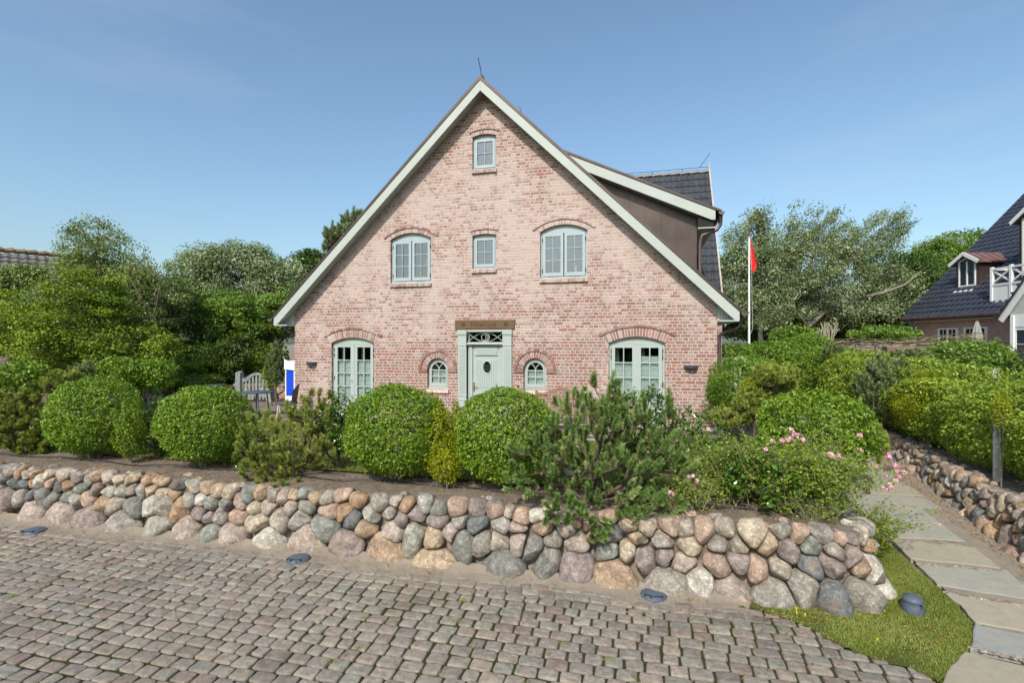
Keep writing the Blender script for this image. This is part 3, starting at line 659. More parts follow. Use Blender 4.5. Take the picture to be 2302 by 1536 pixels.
# arches: a ring of voussoirs under a slightly projecting hood course
for k, ring, hood in (('top', .115, .055), ('mid', .115, .055), ('ul', .125, .06), ('ur', .125, .06), ('fl', .235, .06), ('fr', .235, .06), ('al', .17, .075), ('ar', .17, .075)):
    xc, hw, zb, zs, zt = OP[k]; h = zt - zs; r = (hw * hw + h * h) / (2 * h); zc = zt - r; a = math.asin(min(1, hw / r)) if h < hw - .02 else math.pi / 2
    P = lambda ang, rr, y: (xc + rr * math.sin(ang), y, zc + rr * math.cos(ang))
    mb = MB(); ext = .12 / r if k[0] in 'fu' else (.03 / r if k[0] in 'tm' else 0)
    nb = max(5, round(2 * (a + ext * .5) * (r + ring / 2) / (.072)))
    a1 = a + ext * .35
    mb.add([P(-a1 + 2 * a1 * i / 30, rr, -.002) for i in range(31) for rr in (r + .003, r + ring)], [(2 * i, 2 * i + 2, 2 * i + 3, 2 * i + 1) for i in range(30)], 1)
    for i in range(nb):
        s0, s1 = -a1 + 2 * a1 * (i + .1) / nb, -a1 + 2 * a1 * (i + .9) / nb
        V = [P(s, rr, y) for y in (-.006 - random.random() * .003, .05) for rr in (r, r + ring - .004) for s in (s0, s1)]
        mb.add(V, [(0, 1, 3, 2), (4, 6, 7, 5), (0, 4, 5, 1), (2, 3, 7, 6), (0, 2, 6, 4), (1, 5, 7, 3)], 0)
    a2 = a + ext; nh = max(5, round(2 * a2 * (r + ring + hood) / .125)); rr0 = r + ring + .004
    for i in range(nh):
        s0, s1 = -a2 + 2 * a2 * (i + .04) / nh, -a2 + 2 * a2 * (i + .96) / nh
        V = [P(s, rr, y) for y in (-.034 - random.random() * .004, .02) for rr in (rr0, rr0 + hood) for s in (s0, (s0 + s1) / 2, s1)]
        mb.add(V, [(0, 1, 4, 3), (1, 2, 5, 4), (6, 9, 10, 7), (7, 10, 11, 8), (0, 6, 7, 1), (1, 7, 8, 2), (3, 4, 10, 9), (4, 5, 11, 10), (0, 3, 9, 6), (2, 8, 11, 5)], 0)
    if k[0] == 'a':
        for sx in (-1, 1):
            x0, x1 = sorted((xc + sx * (hw + .0), xc + sx * (r + ring + hood + .004))); mb.box(x0 + .004, x1, -.032, .02, zs - .085, zs - .01)
    mb.build('brick_arch', [m_block if k[0] not in 'fa' else m_block_red, m_mortar], house)
for k in ('top', 'mid', 'ul', 'ur', 'al', 'ar'):                 # rowlock sills
    xc, hw, zb, zs, zt = OP[k]; mb = MB(); nb = round((2 * hw + .04) / .072); w_ = (2 * hw + .04) / nb
    for i in range(nb):
        x0 = xc - hw - .02 + i * w_; e = random.random() * .006
        V = [(x0 + a * w_ + (.004 if a == 0 else -.004), y, z) for a in (0, 1) for y, z in ((-.055 - e, zb - .115), (-.055 - e, zb - .045), (.14, zb + .01), (.14, zb - .1))]
        mb.add(V, [(0, 1, 5, 4), (1, 2, 6, 5), (2, 3, 7, 6), (0, 4, 7, 3), (0, 3, 2, 1), (4, 5, 6, 7)], 0)
    mb.box(xc - hw - .015, xc + hw + .015, -.048, .1, zb - .108, zb - .05, 1); mb.build('sill', [m_block if k[0] != 'a' else m_mortar, m_mortar], house)
# roof
rf = MB()
for sx in (-1, 1):
    a, b = (0, RZ), (sx * 6.27, zr(6.27)); nrm_ = (sx * .14, .14)
    V = [(a[0], y, a[1]) for y in (-.37, 14.3)] + [(b[0], y, b[1]) for y in (-.37, 14.3)] + [(a[0], y, a[1] - .10) for y in (-.37, 14.3)] + [(b[0], y, b[1] - .07) for y in (-.37, 14.3)]
    rf.add(V, [(0, 1, 3, 2), (4, 6, 7, 5), (0, 2, 6, 4), (1, 5, 7, 3), (2, 3, 7, 6)], 0)
roof = rf.build('roof', m_copper, house)
for sx in (-1, 1):
    mb = MB(); xe = 6.18
    def zf(x): return zr(x) - .085
    P = [(0, zf(0)), (sx * xe, zf(xe)), (sx * xe, 2.60), (sx * (8.61 - 2.60) / RS, 2.60), (0, 8.60)]
    mb.plate(P, [], -.35, -.315); mb.build('bargeboard', m_fascia, roof, bevel=.004)
    mb = MB(); V = []
    for x in (0, 6.15):
        for y in (-.315, .24): V.append((sx * x, y, zr(x) - .30))
    mb.add(V, [(0, 1, 3, 2)], 0)
    # tie of the eaves box: small boarded triangle and flat soffit
    xi = 5.752; nb = 7
    for i in range(nb):
        x0, x1 = xi + (xe - xi) * i / nb, xi + (xe - xi) * (i + 1) / nb - .006
        mb.plate([(sx * x0, 2.62), (sx * x1, 2.62), (sx * x1, zr(x1) - .26), (sx * x0, zr(x0) - .26)], [], -.03 - .002 * (i % 2), .02)
    mb.box(min(sx * xi, sx * xe), max(sx * xi, sx * xe), -.345, 14.2, 2.60, 2.63); mb.build('eaves_box', m_fascia, roof)
    # gutter and downpipe
    mb = MB(); gx, gz = sx * 6.29, 2.80; n = 10
    V = [(gx + .085 * math.cos(math.pi + math.pi * i / n), y, gz + .085 * math.sin(math.pi + math.pi * i / n)) for y in (-.38, 14.2) for i in range(n + 1)]
    V += [(gx + .078 * math.cos(math.pi + math.pi * i / n), y, gz + .078 * math.sin(math.pi + math.pi * i / n)) for y in (-.38, 14.2) for i in range(n + 1)]
    m_ = n + 1; mb.add(V, [(i, i + 1, m_ + i + 1, m_ + i) for i in range(n)] + [(2 * m_ + i, 3 * m_ + i, 3 * m_ + i + 1, 2 * m_ + i + 1) for i in range(n)] + [tuple(range(m_))], 0)
    mb.tube([(gx + sx * .085, -.38, gz), (gx + sx * .085, 14.2, gz)], .009, 6); mb.build('gutter', m_pipe, roof)
    mb = MB(); yy = .16 if sx > 0 else .30
    c = [(gx, yy, gz - .08), (gx, yy, gz - .20), (gx - sx * .03, yy, gz - .30), (gx - sx * .12, yy, gz - .36), (gx - sx * .26, yy, gz - .40), (gx - sx * .38, yy, gz - .45), (sx * 5.82, yy, gz - .54), (sx * 5.815, yy, gz - .68), (sx * 5.815, yy, .0)]
    mb.tube(c, [.055] + [.043] * 8, 14)
    for z in (2.0, 1.0, .3): mb.tube([(sx * 5.815, yy, z), (sx * 5.815, yy, z + .03)], .05, 14)
    mb.build('downpipe', m_pipe, house, smooth=True)
mb = MB(); mb.tube([(0, -.2, RZ + .02), (-.03, -.2, RZ + .22), (-.10, -.2, RZ + .56)], .011, 6); mb.tube([(0, -.25, RZ + .05), (0, 14.2, RZ + .05)], .035, 8)
p = at(1173, 243, 15.5); mb.tube([p + Vector((0, 0, -.3)), p + Vector((-.03, 0, 0))], .012, 5); mb.tube([p + Vector((-.03, 0, 0)), p + Vector((-.1, 0, .05))], .01, 5)
mb.build('lightning_rod', m_iron, roof)

def casement(x0, x1, z0, z1, cols, rowz, y, mat, par, stile=.075, rail=.085, mun=.026, glassmat=None, hinge=None):
    ox0, ox1, oz0, oz1 = x0 + stile, x1 - stile, z0 + rail * 1.15, z1 - rail
    zs_ = rowz(oz0, oz1); xsn = [ox0 + (ox1 - ox0) * i / cols for i in range(cols + 1)]
    holes = []
    for i in range(cols):
        for j in range(len(zs_) - 1):
            a, b = xsn[i] + (mun / 2 if i else 0), xsn[i + 1] - (mun / 2 if i < cols - 1 else 0)
            c, d = zs_[j] + (mun / 2 if j else 0), zs_[j + 1] - (mun / 2 if j < len(zs_) - 2 else 0)
            holes.append([(a, c), (b, c), (b, d), (a, d)])
    mb = MB(); mb.plate([(x0, z0), (x1, z0), (x1, z1), (x0, z1)], holes, y, y + .05); mb.build('casement', mat, par, bevel=.005)
    mb = MB(); mb.quad((ox0, y + .028, oz0), (ox1, y + .028, oz0), (ox1, y + .028, oz1), (ox0, y + .028, oz1)); mb.build('pane', glassmat or m_glass, par, recalc=False)
    return ox0, ox1, oz0, oz1
def hinges(par, xs_, zs_, y):
    for x in xs_:
        for z in zs_: mb = MB(); mb.tube([(x, y, z - .05), (x, y, z + .05)], .011, 8); mb.build('hinge', m_iron, par)
def frame(name, k, mat, zhead, fw, y=.085):
    xc, hw, zb, zs, zt = OP[k]; mb = MB(); c = contour(k); c = [(xc + (x - xc) * (1 - .004 / hw), z - (.004 if z > zs else 0)) for x, z in c]
    mb.plate(c, [[(xc - hw + fw, zb + fw), (xc + hw - fw, zb + fw), (xc + hw - fw, zhead), (xc - hw + fw, zhead)]], y, y + .07)
    return mb.build(name, mat, house, bevel=.004)
def eq(n): return lambda a, b: [a + (b - a) * i / n for i in range(n + 1)]
def curtain(par, x0, x1, z0, z1, y, mat=m_curt, folds=9):
    V, F = [], []; n = folds * 4
    for i in range(n + 1):
        x = x0 + (x1 - x0) * i / n; yy = y + .018 * math.sin(i * math.pi / 2); V += [(x, yy, z0), (x, yy, z1)]
    F = [(2 * i, 2 * i + 2, 2 * i + 3, 2 * i + 1) for i in range(n)]
    mb = MB(); mb.add(V, F); mb.build('curtain', mat, par, recalc=False)
def blind(par, x0, x1, z0, z1, y):
    n = int((z1 - z0) / .06); V = []
    for i in range(n + 1): z = z0 + (z1 - z0) * i / n; V += [(x0, y + (.006 if i % 2 else 0), z), (x1, y + (.006 if i % 2 else 0), z)]
    mb = MB(); mb.add(V, [(2 * i, 2 * i + 1, 2 * i + 3, 2 * i + 2) for i in range(n)]); mb.build('blind', m_blind, par, recalc=False)
for k in ('top', 'mid'):
    xc, hw, zb, zs, zt = OP[k]; w = frame('window', k, m_greenup, zs - .05, .045); w['label'] = 'small pale blue window ' + ('under the gable tip' if k == 'top' else 'between the two arched upper windows')
    b = casement(xc - hw + .05, xc + hw - .05, zb + .05, zs - .055, 2, eq(2), .07, m_greenup, w, .06, .065, .02, m_glassup)
    curtain(w, b[0], b[0] + .10, b[2], b[3] - .25, .24, m_curtg); curtain(w, b[1] - .12, b[1], b[2], b[3] - .3, .24, m_curtg); curtain(w, b[0], b[1], b[3] - .16, b[3] + .02, .26, m_curtg, folds=14)
for k in ('ul', 'ur'):
    xc, hw, zb, zs, zt = OP[k]; w = frame('window', k, m_greenup, zs - .03, .05); w['label'] = 'arched pale blue double window at the ' + ('left' if k == 'ul' else 'right') + ' of the upper floor'
    for s in (-1, 1):
        x0, x1 = sorted((xc + s * .012, xc + s * (hw - .055))); b = casement(x0, x1, zb + .055, zs - .035, 2, eq(3), .065, m_greenup, w, .075, .08, .02, m_glassup)
        curtain(w, b[0], b[0] + .08, b[2], b[3], .26, m_curtg); curtain(w, b[0], b[1], b[3] - .18, b[3] + .02, .28, m_curtg, folds=12)
    hinges(w, (xc - hw + .05, xc + hw - .05), (zb + .2, zs - .2), .06)
    for a_, b_ in ((-.40, -.14), (.14, .40)): mb = MB(); mb.box(xc + a_, xc + b_, .03, .045, zb + .035, zb + .045); mb.build('storm_hook', m_iron, w)
mb = MB(); mb.lathe((2.38, .26, 3.90), [(.03, 0), (.035, .02), (.035, .16), (.02, .2)], 12); mb.build('vase', m_curt, house)
mb = MB(); mb.lathe((-2.22, .26, 3.90), [(.05, 0), (.06, .05), (.055, .12), (.02, .18), (.025, .27), (.01, .28)], 12); mb.build('vase', simple('teal_glaze', (.03, .16, .14), .3, .5), house)
m_rg = simple('red_glass', (.5, .03, .04), .3, .5)
for q in (1.80, -1.78): mb = MB(); mb.lathe((q, .35, 4.28), [(.02, 0), (.07, .03), (.07, .09), (.02, .13)], 12); mb.build('lamp_globe', m_rg, house)
for k in ('fl', 'fr'):
    xc, hw, zb, zs, zt = OP[k]; w = frame('french_window', k, m_green, zs - .04, .06); w['label'] = 'arched sage green double glazed door ' + ('left' if k == 'fl' else 'right') + ' of the front door'
    for s in (-1, 1):
        x0, x1 = sorted((xc + s * .02, xc + s * (hw - .065)))
        rowz = (lambda a, b_: [a + .30 + (b_ - a - .30) * i / 4 for i in range(5)])
        b = casement(x0, x1, zb + .06, zs - .045, 2, rowz, .065, m_green, w, .085, .08, .026)
        zt_ = b[2] + .30 + (b[3] - b[2] - .30) * (.75 if s < 0 or k == 'fl' else .86); blind(w, b[0] - .005, b[1] + .005, b[2] + .25, zt_, .135)
        curtain(w, b[0], b[0] + .09, b[2] + .3, b[3], .3)
    mb = MB(); mb.box(xc - .025, xc + .025, .055, .07, zb + .06, zs - .045); mb.build('cover_strip', m_green, w)
    hinges(w, (xc - hw + .055, xc + hw - .055), (zb + .45, zb + 1.05, zs - .35, zs - .20), .06)
    mb = MB(); mb.lathe((xc - .055, .05, 1.02), [(.016, 0), (.016, .04)], 10, axis='y'); mb.build('door_knob', m_iron, w)
for k in ('al', 'ar'):
    xc, hw, zb, zs, zt = OP[k]; mb = MB(); c = contour(k); c = [(xc + (x - xc) * .985, z - .004) for x, z in c]
    iw = hw - .095; r2 = iw * 1.0; ap = arcpts(xc, iw, zs - .02, zs - .02 + iw * .985); hole = [(xc - iw, zb + .15)] + ap + [(xc + iw, zb + .15)]
    mb.plate(c, [hole], .10, .17); w = mb.build('round_arch_window', m_green, house, bevel=.006); w['label'] = 'small round arched window ' + ('left' if k == 'al' else 'right') + ' of the front door'
    mb = MB(); oc = [(xc + (x - xc) * .80, zb + .055 + (z - zb) * .90) for x, z in c]; mb.plate(oc, [hole], .085, .13)
    mb.box(xc - .013, xc + .013, .095, .125, zb + .15, zs - .0); z1_, z2_ = zb + .15, zs - .03
    for q in (.5, 1.0): mb.box(xc - iw, xc + iw, .097, .123, z1_ + (z2_ - z1_) * q - .012, z1_ + (z2_ - z1_) * q + .012)
    for s in (-1, 1):
        A_ = [(xc + s * iw * (math.cos(t) - 0) * .0 + s * (iw - iw * math.cos(t) * 1.0) , zs - .03 + iw * .92 * math.sin(t)) for t in [i * R(62) / 8 for i in range(9)]]
        mb.tube([(x, .11, z) for x, z in A_], .012, 6)
    mb.build('casement', m_green, w)
    mb = MB(); mb.quad((xc - iw, .118, z1_), (xc + iw, .118, z1_), (xc + iw, .118, zt - .1), (xc - iw, .118, zt - .1)); mb.build('pane', m_glass, w, recalc=False)
    blind(w, xc - iw + .002, xc + iw - .002, z1_, z2_ - .01, .16)

# front door with pilasters, transom and carved oak lintel
door = MB(); yb = .10; x0, x1 = DOORX - .36, DOORX + .38
def groove_panel(mb, pl_, y): mb.plate(pl_, [], y, y + .03)
oval = [(DOORX + .03 + .105 * math.cos(a), 1.46 + .155 * math.sin(a)) for a in [i * 2 * math.pi / 28 for i in range(28)]]
door.plate([(x0, .05), (x1, .05), (x1, 2.03), (x0, 2.03)], [oval], yb + .012, yb + .05)
dl = door.build('front_door', m_green, house); dl['label'] = 'sage green front door with an oval glass'
mb = MB(); nbd = 12; zlo = lambda x: .78 + .14 * math.sqrt(max(0, 1 - ((x - DOORX) / .34) ** 2)); zhi = lambda x: 1.74 - .11 * math.sqrt(max(0, 1 - ((x - DOORX) / .34) ** 2)) + .0
for i in range(nbd):
    a = x0 + .07 + (x1 - x0 - .14) * i / nbd; b = x0 + .07 + (x1 - x0 - .14) * (i + 1) / nbd - .007
    top_ = [(b, zhi(b)), ((a + b) / 2, zhi((a + b) / 2)), (a, zhi(a))]; bot_ = [(a, zlo(a)), ((a + b) / 2, zlo((a + b) / 2)), (b, zlo(b))]
    if b > DOORX - .10 and a < DOORX + .16:
        for seg in (0, 1):
            oz = lambda x: .165 * math.sqrt(max(0, 1 - ((x - DOORX - .03) / .118) ** 2)) if abs(x - DOORX - .03) < .118 else 0
            if seg == 0: mb.plate(bot_ + [(b, 1.46 - oz(b)), ((a + b) / 2, 1.46 - oz((a + b) / 2)), (a, 1.46 - oz(a))], [], yb, yb + .015)
            else: mb.plate([(a, 1.46 + oz(a)), ((a + b) / 2, 1.46 + oz((a + b) / 2)), (b, 1.46 + oz(b))] + top_, [], yb, yb + .015)
    else: mb.plate(bot_ + top_, [], yb, yb + .015)
mb.plate([(x0 + .06, 1.90), (x0 + .06, 1.98), (x1 - .06, 1.98), (x1 - .06, 1.90), (x1 - .10, 1.80), (x0 + .10, 1.80)], [], yb - .008, yb + .02)
for i in range(22): xx = x0 + .12 + (x1 - x0 - .24) * i / 21; mb.box(xx - .005, xx + .005, yb - .014, yb, 1.83, 1.94)
mb.box(x0 + .05, x1 - .05, yb - .02, yb + .02, 1.775, 1.79); mb.build('door_panel', m_green, dl, bevel=.002)
mb = MB(); mb.tube([(p_[0], yb, p_[1]) for p_ in [(DOORX + .03 + .118 * math.cos(a), 1.46 + .17 * math.sin(a)) for a in [i * 2 * math.pi / 28 for i in range(28)]]], .016, 8, closed=True); mb.build('oval_moulding', m_green, dl, smooth=True)
mb = MB(); mb.plate([(DOORX + .03 + .11 * math.cos(a), 1.46 + .16 * math.sin(a)) for a in [i * 2 * math.pi / 28 for i in range(28)]], [], yb + .03, yb + .032); mb.build('pane', m_glass, dl)
mb = MB(); mb.box(x0 + .015, x0 + .05, yb - .012, yb + .02, .82, 1.06); mb.tube([(x0 + .033, yb - .01, .97), (x0 + .033, yb - .06, .97), (x0 + .07, yb - .065, .965), (x0 + .13, yb - .06, .955)], .011, 8); mb.build('door_handle', m_brass, dl, bevel=.003)
for s in (-1, 1):
    sur = MB()
    xi, xo = DOORX + s * .50, DOORX + s * .735
    a, b = sorted((xi, xo)); sur.box(a, b, -.05, .20, .04, 2.40); sur.box(a - .012, b + .012, -.075, .1, 2.33, 2.455); sur.box(a - .004, b + .004, -.06, .1, 2.30, 2.33)
    sur.box(a - .008, b + .008, -.065, .1, 2.035, 2.05); sur.box(a - .015, b + .015, -.075, .1, .04, .30); sur.box(a - .01, b + .01, -.068, .1, .70, .715); sur.box(a - .01, b + .01, -.068, .1, .585, .60)
    for i in range(7):
        xx = a + .035 + (b - a - .07) * (i + .5) / 7; sur.box(xx - .008, xx + .008, -.058, -.04, .76, 1.96)
    sur.build('pilaster', m_green, house, bevel=.005)
fr = MB(); fr.plate([(DOORX - .50, .04), (DOORX - .50, 2.43), (DOORX + .50, 2.43), (DOORX + .50, .04)], [[(x0 - .01, .05), (x0 - .01, 2.035), (x1 + .01, 2.035), (x1 + .01, .05)], [(DOORX - .455, 2.13), (DOORX - .455, 2.385), (DOORX + .455, 2.385), (DOORX + .455, 2.13)]], .08, .2)
fr.tube([(DOORX - .495, .02, 2.085), (DOORX + .495, .02, 2.085)], .035, 12); fr.box(DOORX - .495, DOORX + .495, .02, .1, 2.06, 2.115); fr.box(DOORX - .50, DOORX + .50, -.03, .1, 2.40, 2.455)
tf = fr.build('door_frame', m_green, house, bevel=.004)
mb = MB(); mb.quad((DOORX - .455, .15, 2.13), (DOORX + .455, .15, 2.13), (DOORX + .455, .15, 2.385), (DOORX - .455, .15, 2.385)); mb.build('transom_pane', m_glass, tf, recalc=False)
mb = MB(); zc_ = 2.257; yt = .055
for s in (-1, 1):
    mb.tube([(DOORX + .47 * u, yt + .004 * s, zc_ + s * (.128 - .235 * abs(u) ** 1.75)) for u in [i / 14 - 1 for i in range(29)]], .0085, 6)
mb.tube([(DOORX + .108 * math.cos(a), yt - .004, zc_ + .118 * math.sin(a)) for a in [i * 2 * math.pi / 24 for i in range(24)]], .0085, 6, closed=True)
mb.tube([(DOORX - .045 + .02 * 0, yt - .01, zc_ + .06), (DOORX - .03, yt - .01, zc_ + .085), (DOORX + .0, yt - .01, zc_ + .095)] + [(DOORX + .0 + .075 * math.sin(a), yt - .01, zc_ + .0 + .095 * math.cos(a)) for a in [i * math.pi / 12 for i in range(1, 13)]] + [(DOORX - .03, yt - .01, zc_ - .085), (DOORX - .045, yt - .01, zc_ - .06)], .009, 6)
mb.tube([(DOORX + .002, yt - .01, zc_ + .09), (DOORX + .016, yt - .01, zc_ + .03), (DOORX + .016, yt - .01, zc_ - .03), (DOORX + .002, yt - .01, zc_ - .09)], .008, 6)
mb.build('transom_tracery', m_fascia, tf, smooth=True)
mb = MB(); mb.box(-.80, .83, -.045, .1, 2.475, 2.715); lin = mb.build('oak_lintel', m_oak, house, bevel=.006); lin['label'] = 'carved brown oak beam over the door'
for xx in (-.56, .60):
    mb = MB()
    for q in range(6):
        a = q * math.pi / 3 + .5
        mb.beam((xx + .02 * math.cos(a), -.046, 2.595 + .02 * math.sin(a)), (xx + .062 * math.cos(a), -.046, 2.595 + .062 * math.sin(a)), .022, .005, (0, 1, 0))
    mb.build('rosette', m_oakd, lin)
mb = MB()
letters = {'M': [[(0, 0), (0, 1), (.5, .35), (1, 1), (1, 0)]], 'e': [[(.1, .35), (.9, .4), (.75, .68), (.3, .68), (.08, .35), (.3, .02), (.85, .08)]], 'r': [[(.2, 0), (.2, .68)], [(.2, .45), (.5, .68), (.85, .6)]],
           'u': [[(.1, .68), (.1, .15), (.4, 0), (.85, .15), (.85, .68)], [(.85, .15), (.95, 0)]], 's': [[(.85, .62), (.4, .7), (.15, .5), (.8, .25), (.6, .02), (.1, .06)]]}
xx = -.34
for ch, wd in (('M', .15), ('e', .085), ('e', .085), ('r', .075), ('u', .095), ('s', .085), ('e', .085)):
    for st_ in letters[ch]:
        for a, b in zip(st_, st_[1:]): mb.beam((xx + a[0] * wd * .8, -.0462, 2.53 + a[1] * .13), (xx + b[0] * wd * .8, -.0462, 2.53 + b[1] * .13), .011, .004, (0, 1, 0))
    xx += wd + .008
mb.build('lettering', m_oakd, lin)
for sx, zz in ((-5.17, 1.56), (5.16, 1.57)):                     # half round wall lamps
    mb = MB(); K = 16; r = .165; V = []
    for z, rr in ((zz, r), (zz - .07, r - .005)):
        V += [(sx + rr * math.cos(math.pi + math.pi * i / K), rr * math.sin(math.pi + math.pi * i / K), z) for i in range(K + 1)]
    m_ = K + 1; mb.add(V, [tuple(range(m_)), tuple(range(m_, 2 * m_))[::-1]] + [(i, i + 1, m_ + i + 1, m_ + i) for i in range(K)] + [(0, m_, 2 * m_ - 1, K)], 0)
    o = mb.build('wall_lamp', m_lampg, house, smooth=False); o['label'] = 'dark half round wall lamp near the ' + ('left' if sx < 0 else 'right') + ' corner'
mb = MB(); mb.lathe((.92, -.02, .98), [(.026, 0), (.03, .01), (.03, .025)], 12, axis='y'); mb.build('doorbell', m_iron, house)
mb = MB(); mb.box(-.85, .9, -1.0, -.035, -.1, .045); mb.build('doorstep', m_flag, house, bevel=.01)

# shed dormer with brown copper cheek on the right roof slope
zd = lambda x: 7.27 - .469 * (x - 1.97)
mb = MB(); xi = 1.52; cheek = [(xi, zr(xi) - .05), (5.39, zr(5.39) - .05), (5.39, zd(5.39) - .12), (xi + .1, zd(xi + .1) - .10)]
mb.plate(cheek, [], .95, 1.0)
x = 2.1
while x < 5.3:
    mb.box(x - .008, x + .008, .925, .95, zr(x) + .02, zd(x) - .14); x += .40
mb.box(5.33, 5.39, 1.0, 6.4, zr(5.39), zd(5.39) - .14); mb.plate(cheek, [], 6.4, 6.44); dorm = mb.build('dormer', m_copper, roof)
mb = MB(); mb.plate([(xi - .15, zd(xi - .15)), (5.95, zd(5.95)), (5.95, zd(5.95) - .055), (xi - .15, zd(xi - .15) - .06)], [], .62, 6.9); mb.build('dormer_roof', m_copper, dorm)
mb = MB(); mb.plate([(xi, zd(xi) - .06), (5.80, zd(5.80) - .06), (5.80, zd(5.80) - .30), (5.70, zd(5.7) - .34), (xi + .3, zd(xi + .3) - .34)], [], .65, .69)
mb.plate([(xi + .2, zd(xi + .2) - .30), (5.78, zd(5.78) - .30), (5.78, zd(5.78) - .33), (xi + .2, zd(xi + .2) - .33)], [], .69, .96)
mb.box(5.392, 5.80, .70, 6.8, 4.98, 5.01); mb.build('dormer_fascia', m_fascia, dorm, bevel=.004)
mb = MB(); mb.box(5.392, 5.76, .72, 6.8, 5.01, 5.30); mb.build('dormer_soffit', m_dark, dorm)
mb = MB(); gx, gz = 5.94, 5.36; n = 10; m_ = n + 1
V = [(gx + .075 * math.cos(math.pi + math.pi * i / n), y, gz + .075 * math.sin(math.pi + math.pi * i / n)) for y in (.62, 6.9) for i in range(m_)]
mb.add(V, [(i, i + 1, m_ + i + 1, m_ + i) for i in range(n)] + [tuple(range(m_)), tuple(range(m_, 2 * m_))], 0)
mb.tube([(gx, .85, gz - .05), (gx, .85, gz - .28), (gx - .08, .85, gz - .40), (gx - .25, .85, gz - .46), (gx - .43, .85, gz - .52), (5.47, .85, gz - .64), (5.455, .85, gz - .8), (5.455, .85, zr(5.455) + .02)], [.06] + [.045] * 7, 12)
mb.build('dormer_gutter', m_pipe, dorm, smooth=True)

# tiled roofs
def tile_roof(name, O, U, Vd, w, h, mat, par, tw=.30, th_=.34, amp=.028, lift=.03, clipf=None):
    O, U, Vd = Vector(O), Vector(U).normalized(), Vector(Vd).normalized(); N = U.cross(Vd).normalized()
    if N.z < 0: N = -N
    nc = int(w / tw); sub = 6; nr = int(h / th_) ; V = []; F = []
    for j in range(nr):
        for e in (0, 1):
            for i in range(nc * sub + 1):
                u = i / sub * tw; ph = (i % sub) / sub
                wv = amp * (math.cos(ph * 2 * math.pi) * .5 + .5) ** 1.5
                V.append(O + U * u + Vd * ((j + e) * th_ + (-.02 if e == 0 else .0)) + N * (wv + (lift if e == 0 else 0) + .02))
    m_ = nc * sub + 1
    for j in range(nr):
        b = 2 * j * m_
        for i in range(nc * sub):
            c = O + U * ((i + .5) / sub * tw) + Vd * ((j + .5) * th_)
            if clipf and not clipf(c): continue
            F.append((b + i, b + i + 1, b + m_ + i + 1, b + m_ + i))
            if j: F.append((b - m_ + i, b - m_ + i + 1, b + i + 1, b + i))
            else: F.append((b + i, b + i + 1, b + i + 1, b + i))
    F = [f_ if len(set(f_)) == 4 else f_[:2] + f_[:1] for f_ in F]; F = [f_ for f_ in F if len(set(f_)) > 2]
    return link(name, npmesh(name, V, F, mat), par)
phi = R(58); ridge = (8.6, 8.84)
wl = MB(); wl.plate([(-0, 0), (3.4, 0), (3.4, 0.5), (0, .5)], [], 0, .1) if False else None
dy, dz_ = math.cos(phi), math.sin(phi); Lr = 7.2; XV = 6.62
tile_roof('rear_roof', (XV - 4.2, ridge[0] - dy * Lr, ridge[1] - dz_ * Lr), (1, 0, 0), (0, dy, dz_), 4.2, Lr, m_tile, house, .21, .36, .03)
mb = MB()
for q in range(10):
    x = XV - .36 * (q + 1); mb.tube([(x, ridge[0], ridge[1] + .02), (x + .36, ridge[0], ridge[1] + .05)], [.085, .11], 10)
mb.build('ridge_tile', m_tile, house)
mb = MB(); V = [(XV + .02, ridge[0] - dy * Lr - .1, ridge[1] - dz_ * Lr - .1), (XV + .02, ridge[0], ridge[1] + .12), (XV + .02, ridge[0] + dy * Lr, ridge[1] - dz_ * Lr)]
mb.beam(V[0], V[1], .05, .14); mb.beam(V[1], V[2], .05, .14); mb.beam((XV + .02, ridge[0], ridge[1]), (XV + .02, ridge[0], ridge[1] + .42), .05, .05, (0, 1, 0)); mb.build('rear_verge', simple('verge_board', (.42, .36, .34), .7, .2), house)
mb = MB(); pr = [(ridge[0] - dy * Lr, ridge[1] - dz_ * Lr - .05), (ridge[0], ridge[1] - .05), (ridge[0] + dy * Lr, ridge[1] - dz_ * Lr - .05), (ridge[0] + dy * (Lr - .6), -.1), (ridge[0] - dy * (Lr - .6), -.1)]
mb.add([(x, y, z) for x in (5.76, XV - .06) for y, z in pr], [(0, 1, 2, 3, 4), (5, 9, 8, 7, 6), (0, 5, 6, 1), (1, 6, 7, 2), (0, 4, 9, 5), (2, 7, 8, 3)]); mb.build('rear_gable', m_brick_side, house)
mb = MB(); q0, q1 = Vector((XV - 3.6, ridge[0], ridge[1] + .22)), Vector((XV - .35, ridge[0], ridge[1] + .24)); mb.tube([q0, q1], .01, 5)
for f_ in (.1, .45, .8): pq = q0.lerp(q1, f_); mb.tube([pq, pq - Vector((0, 0, .14))], .012, 5)
mb.tube([q1, q1 + Vector((.05, 0, .05)), q1 + Vector((.40, 0, .55))], .010, 5); mb.tube([q1, q1 + Vector((.34, 0, .0))], .01, 5); mb.build('lightning_wire', m_iron, house)

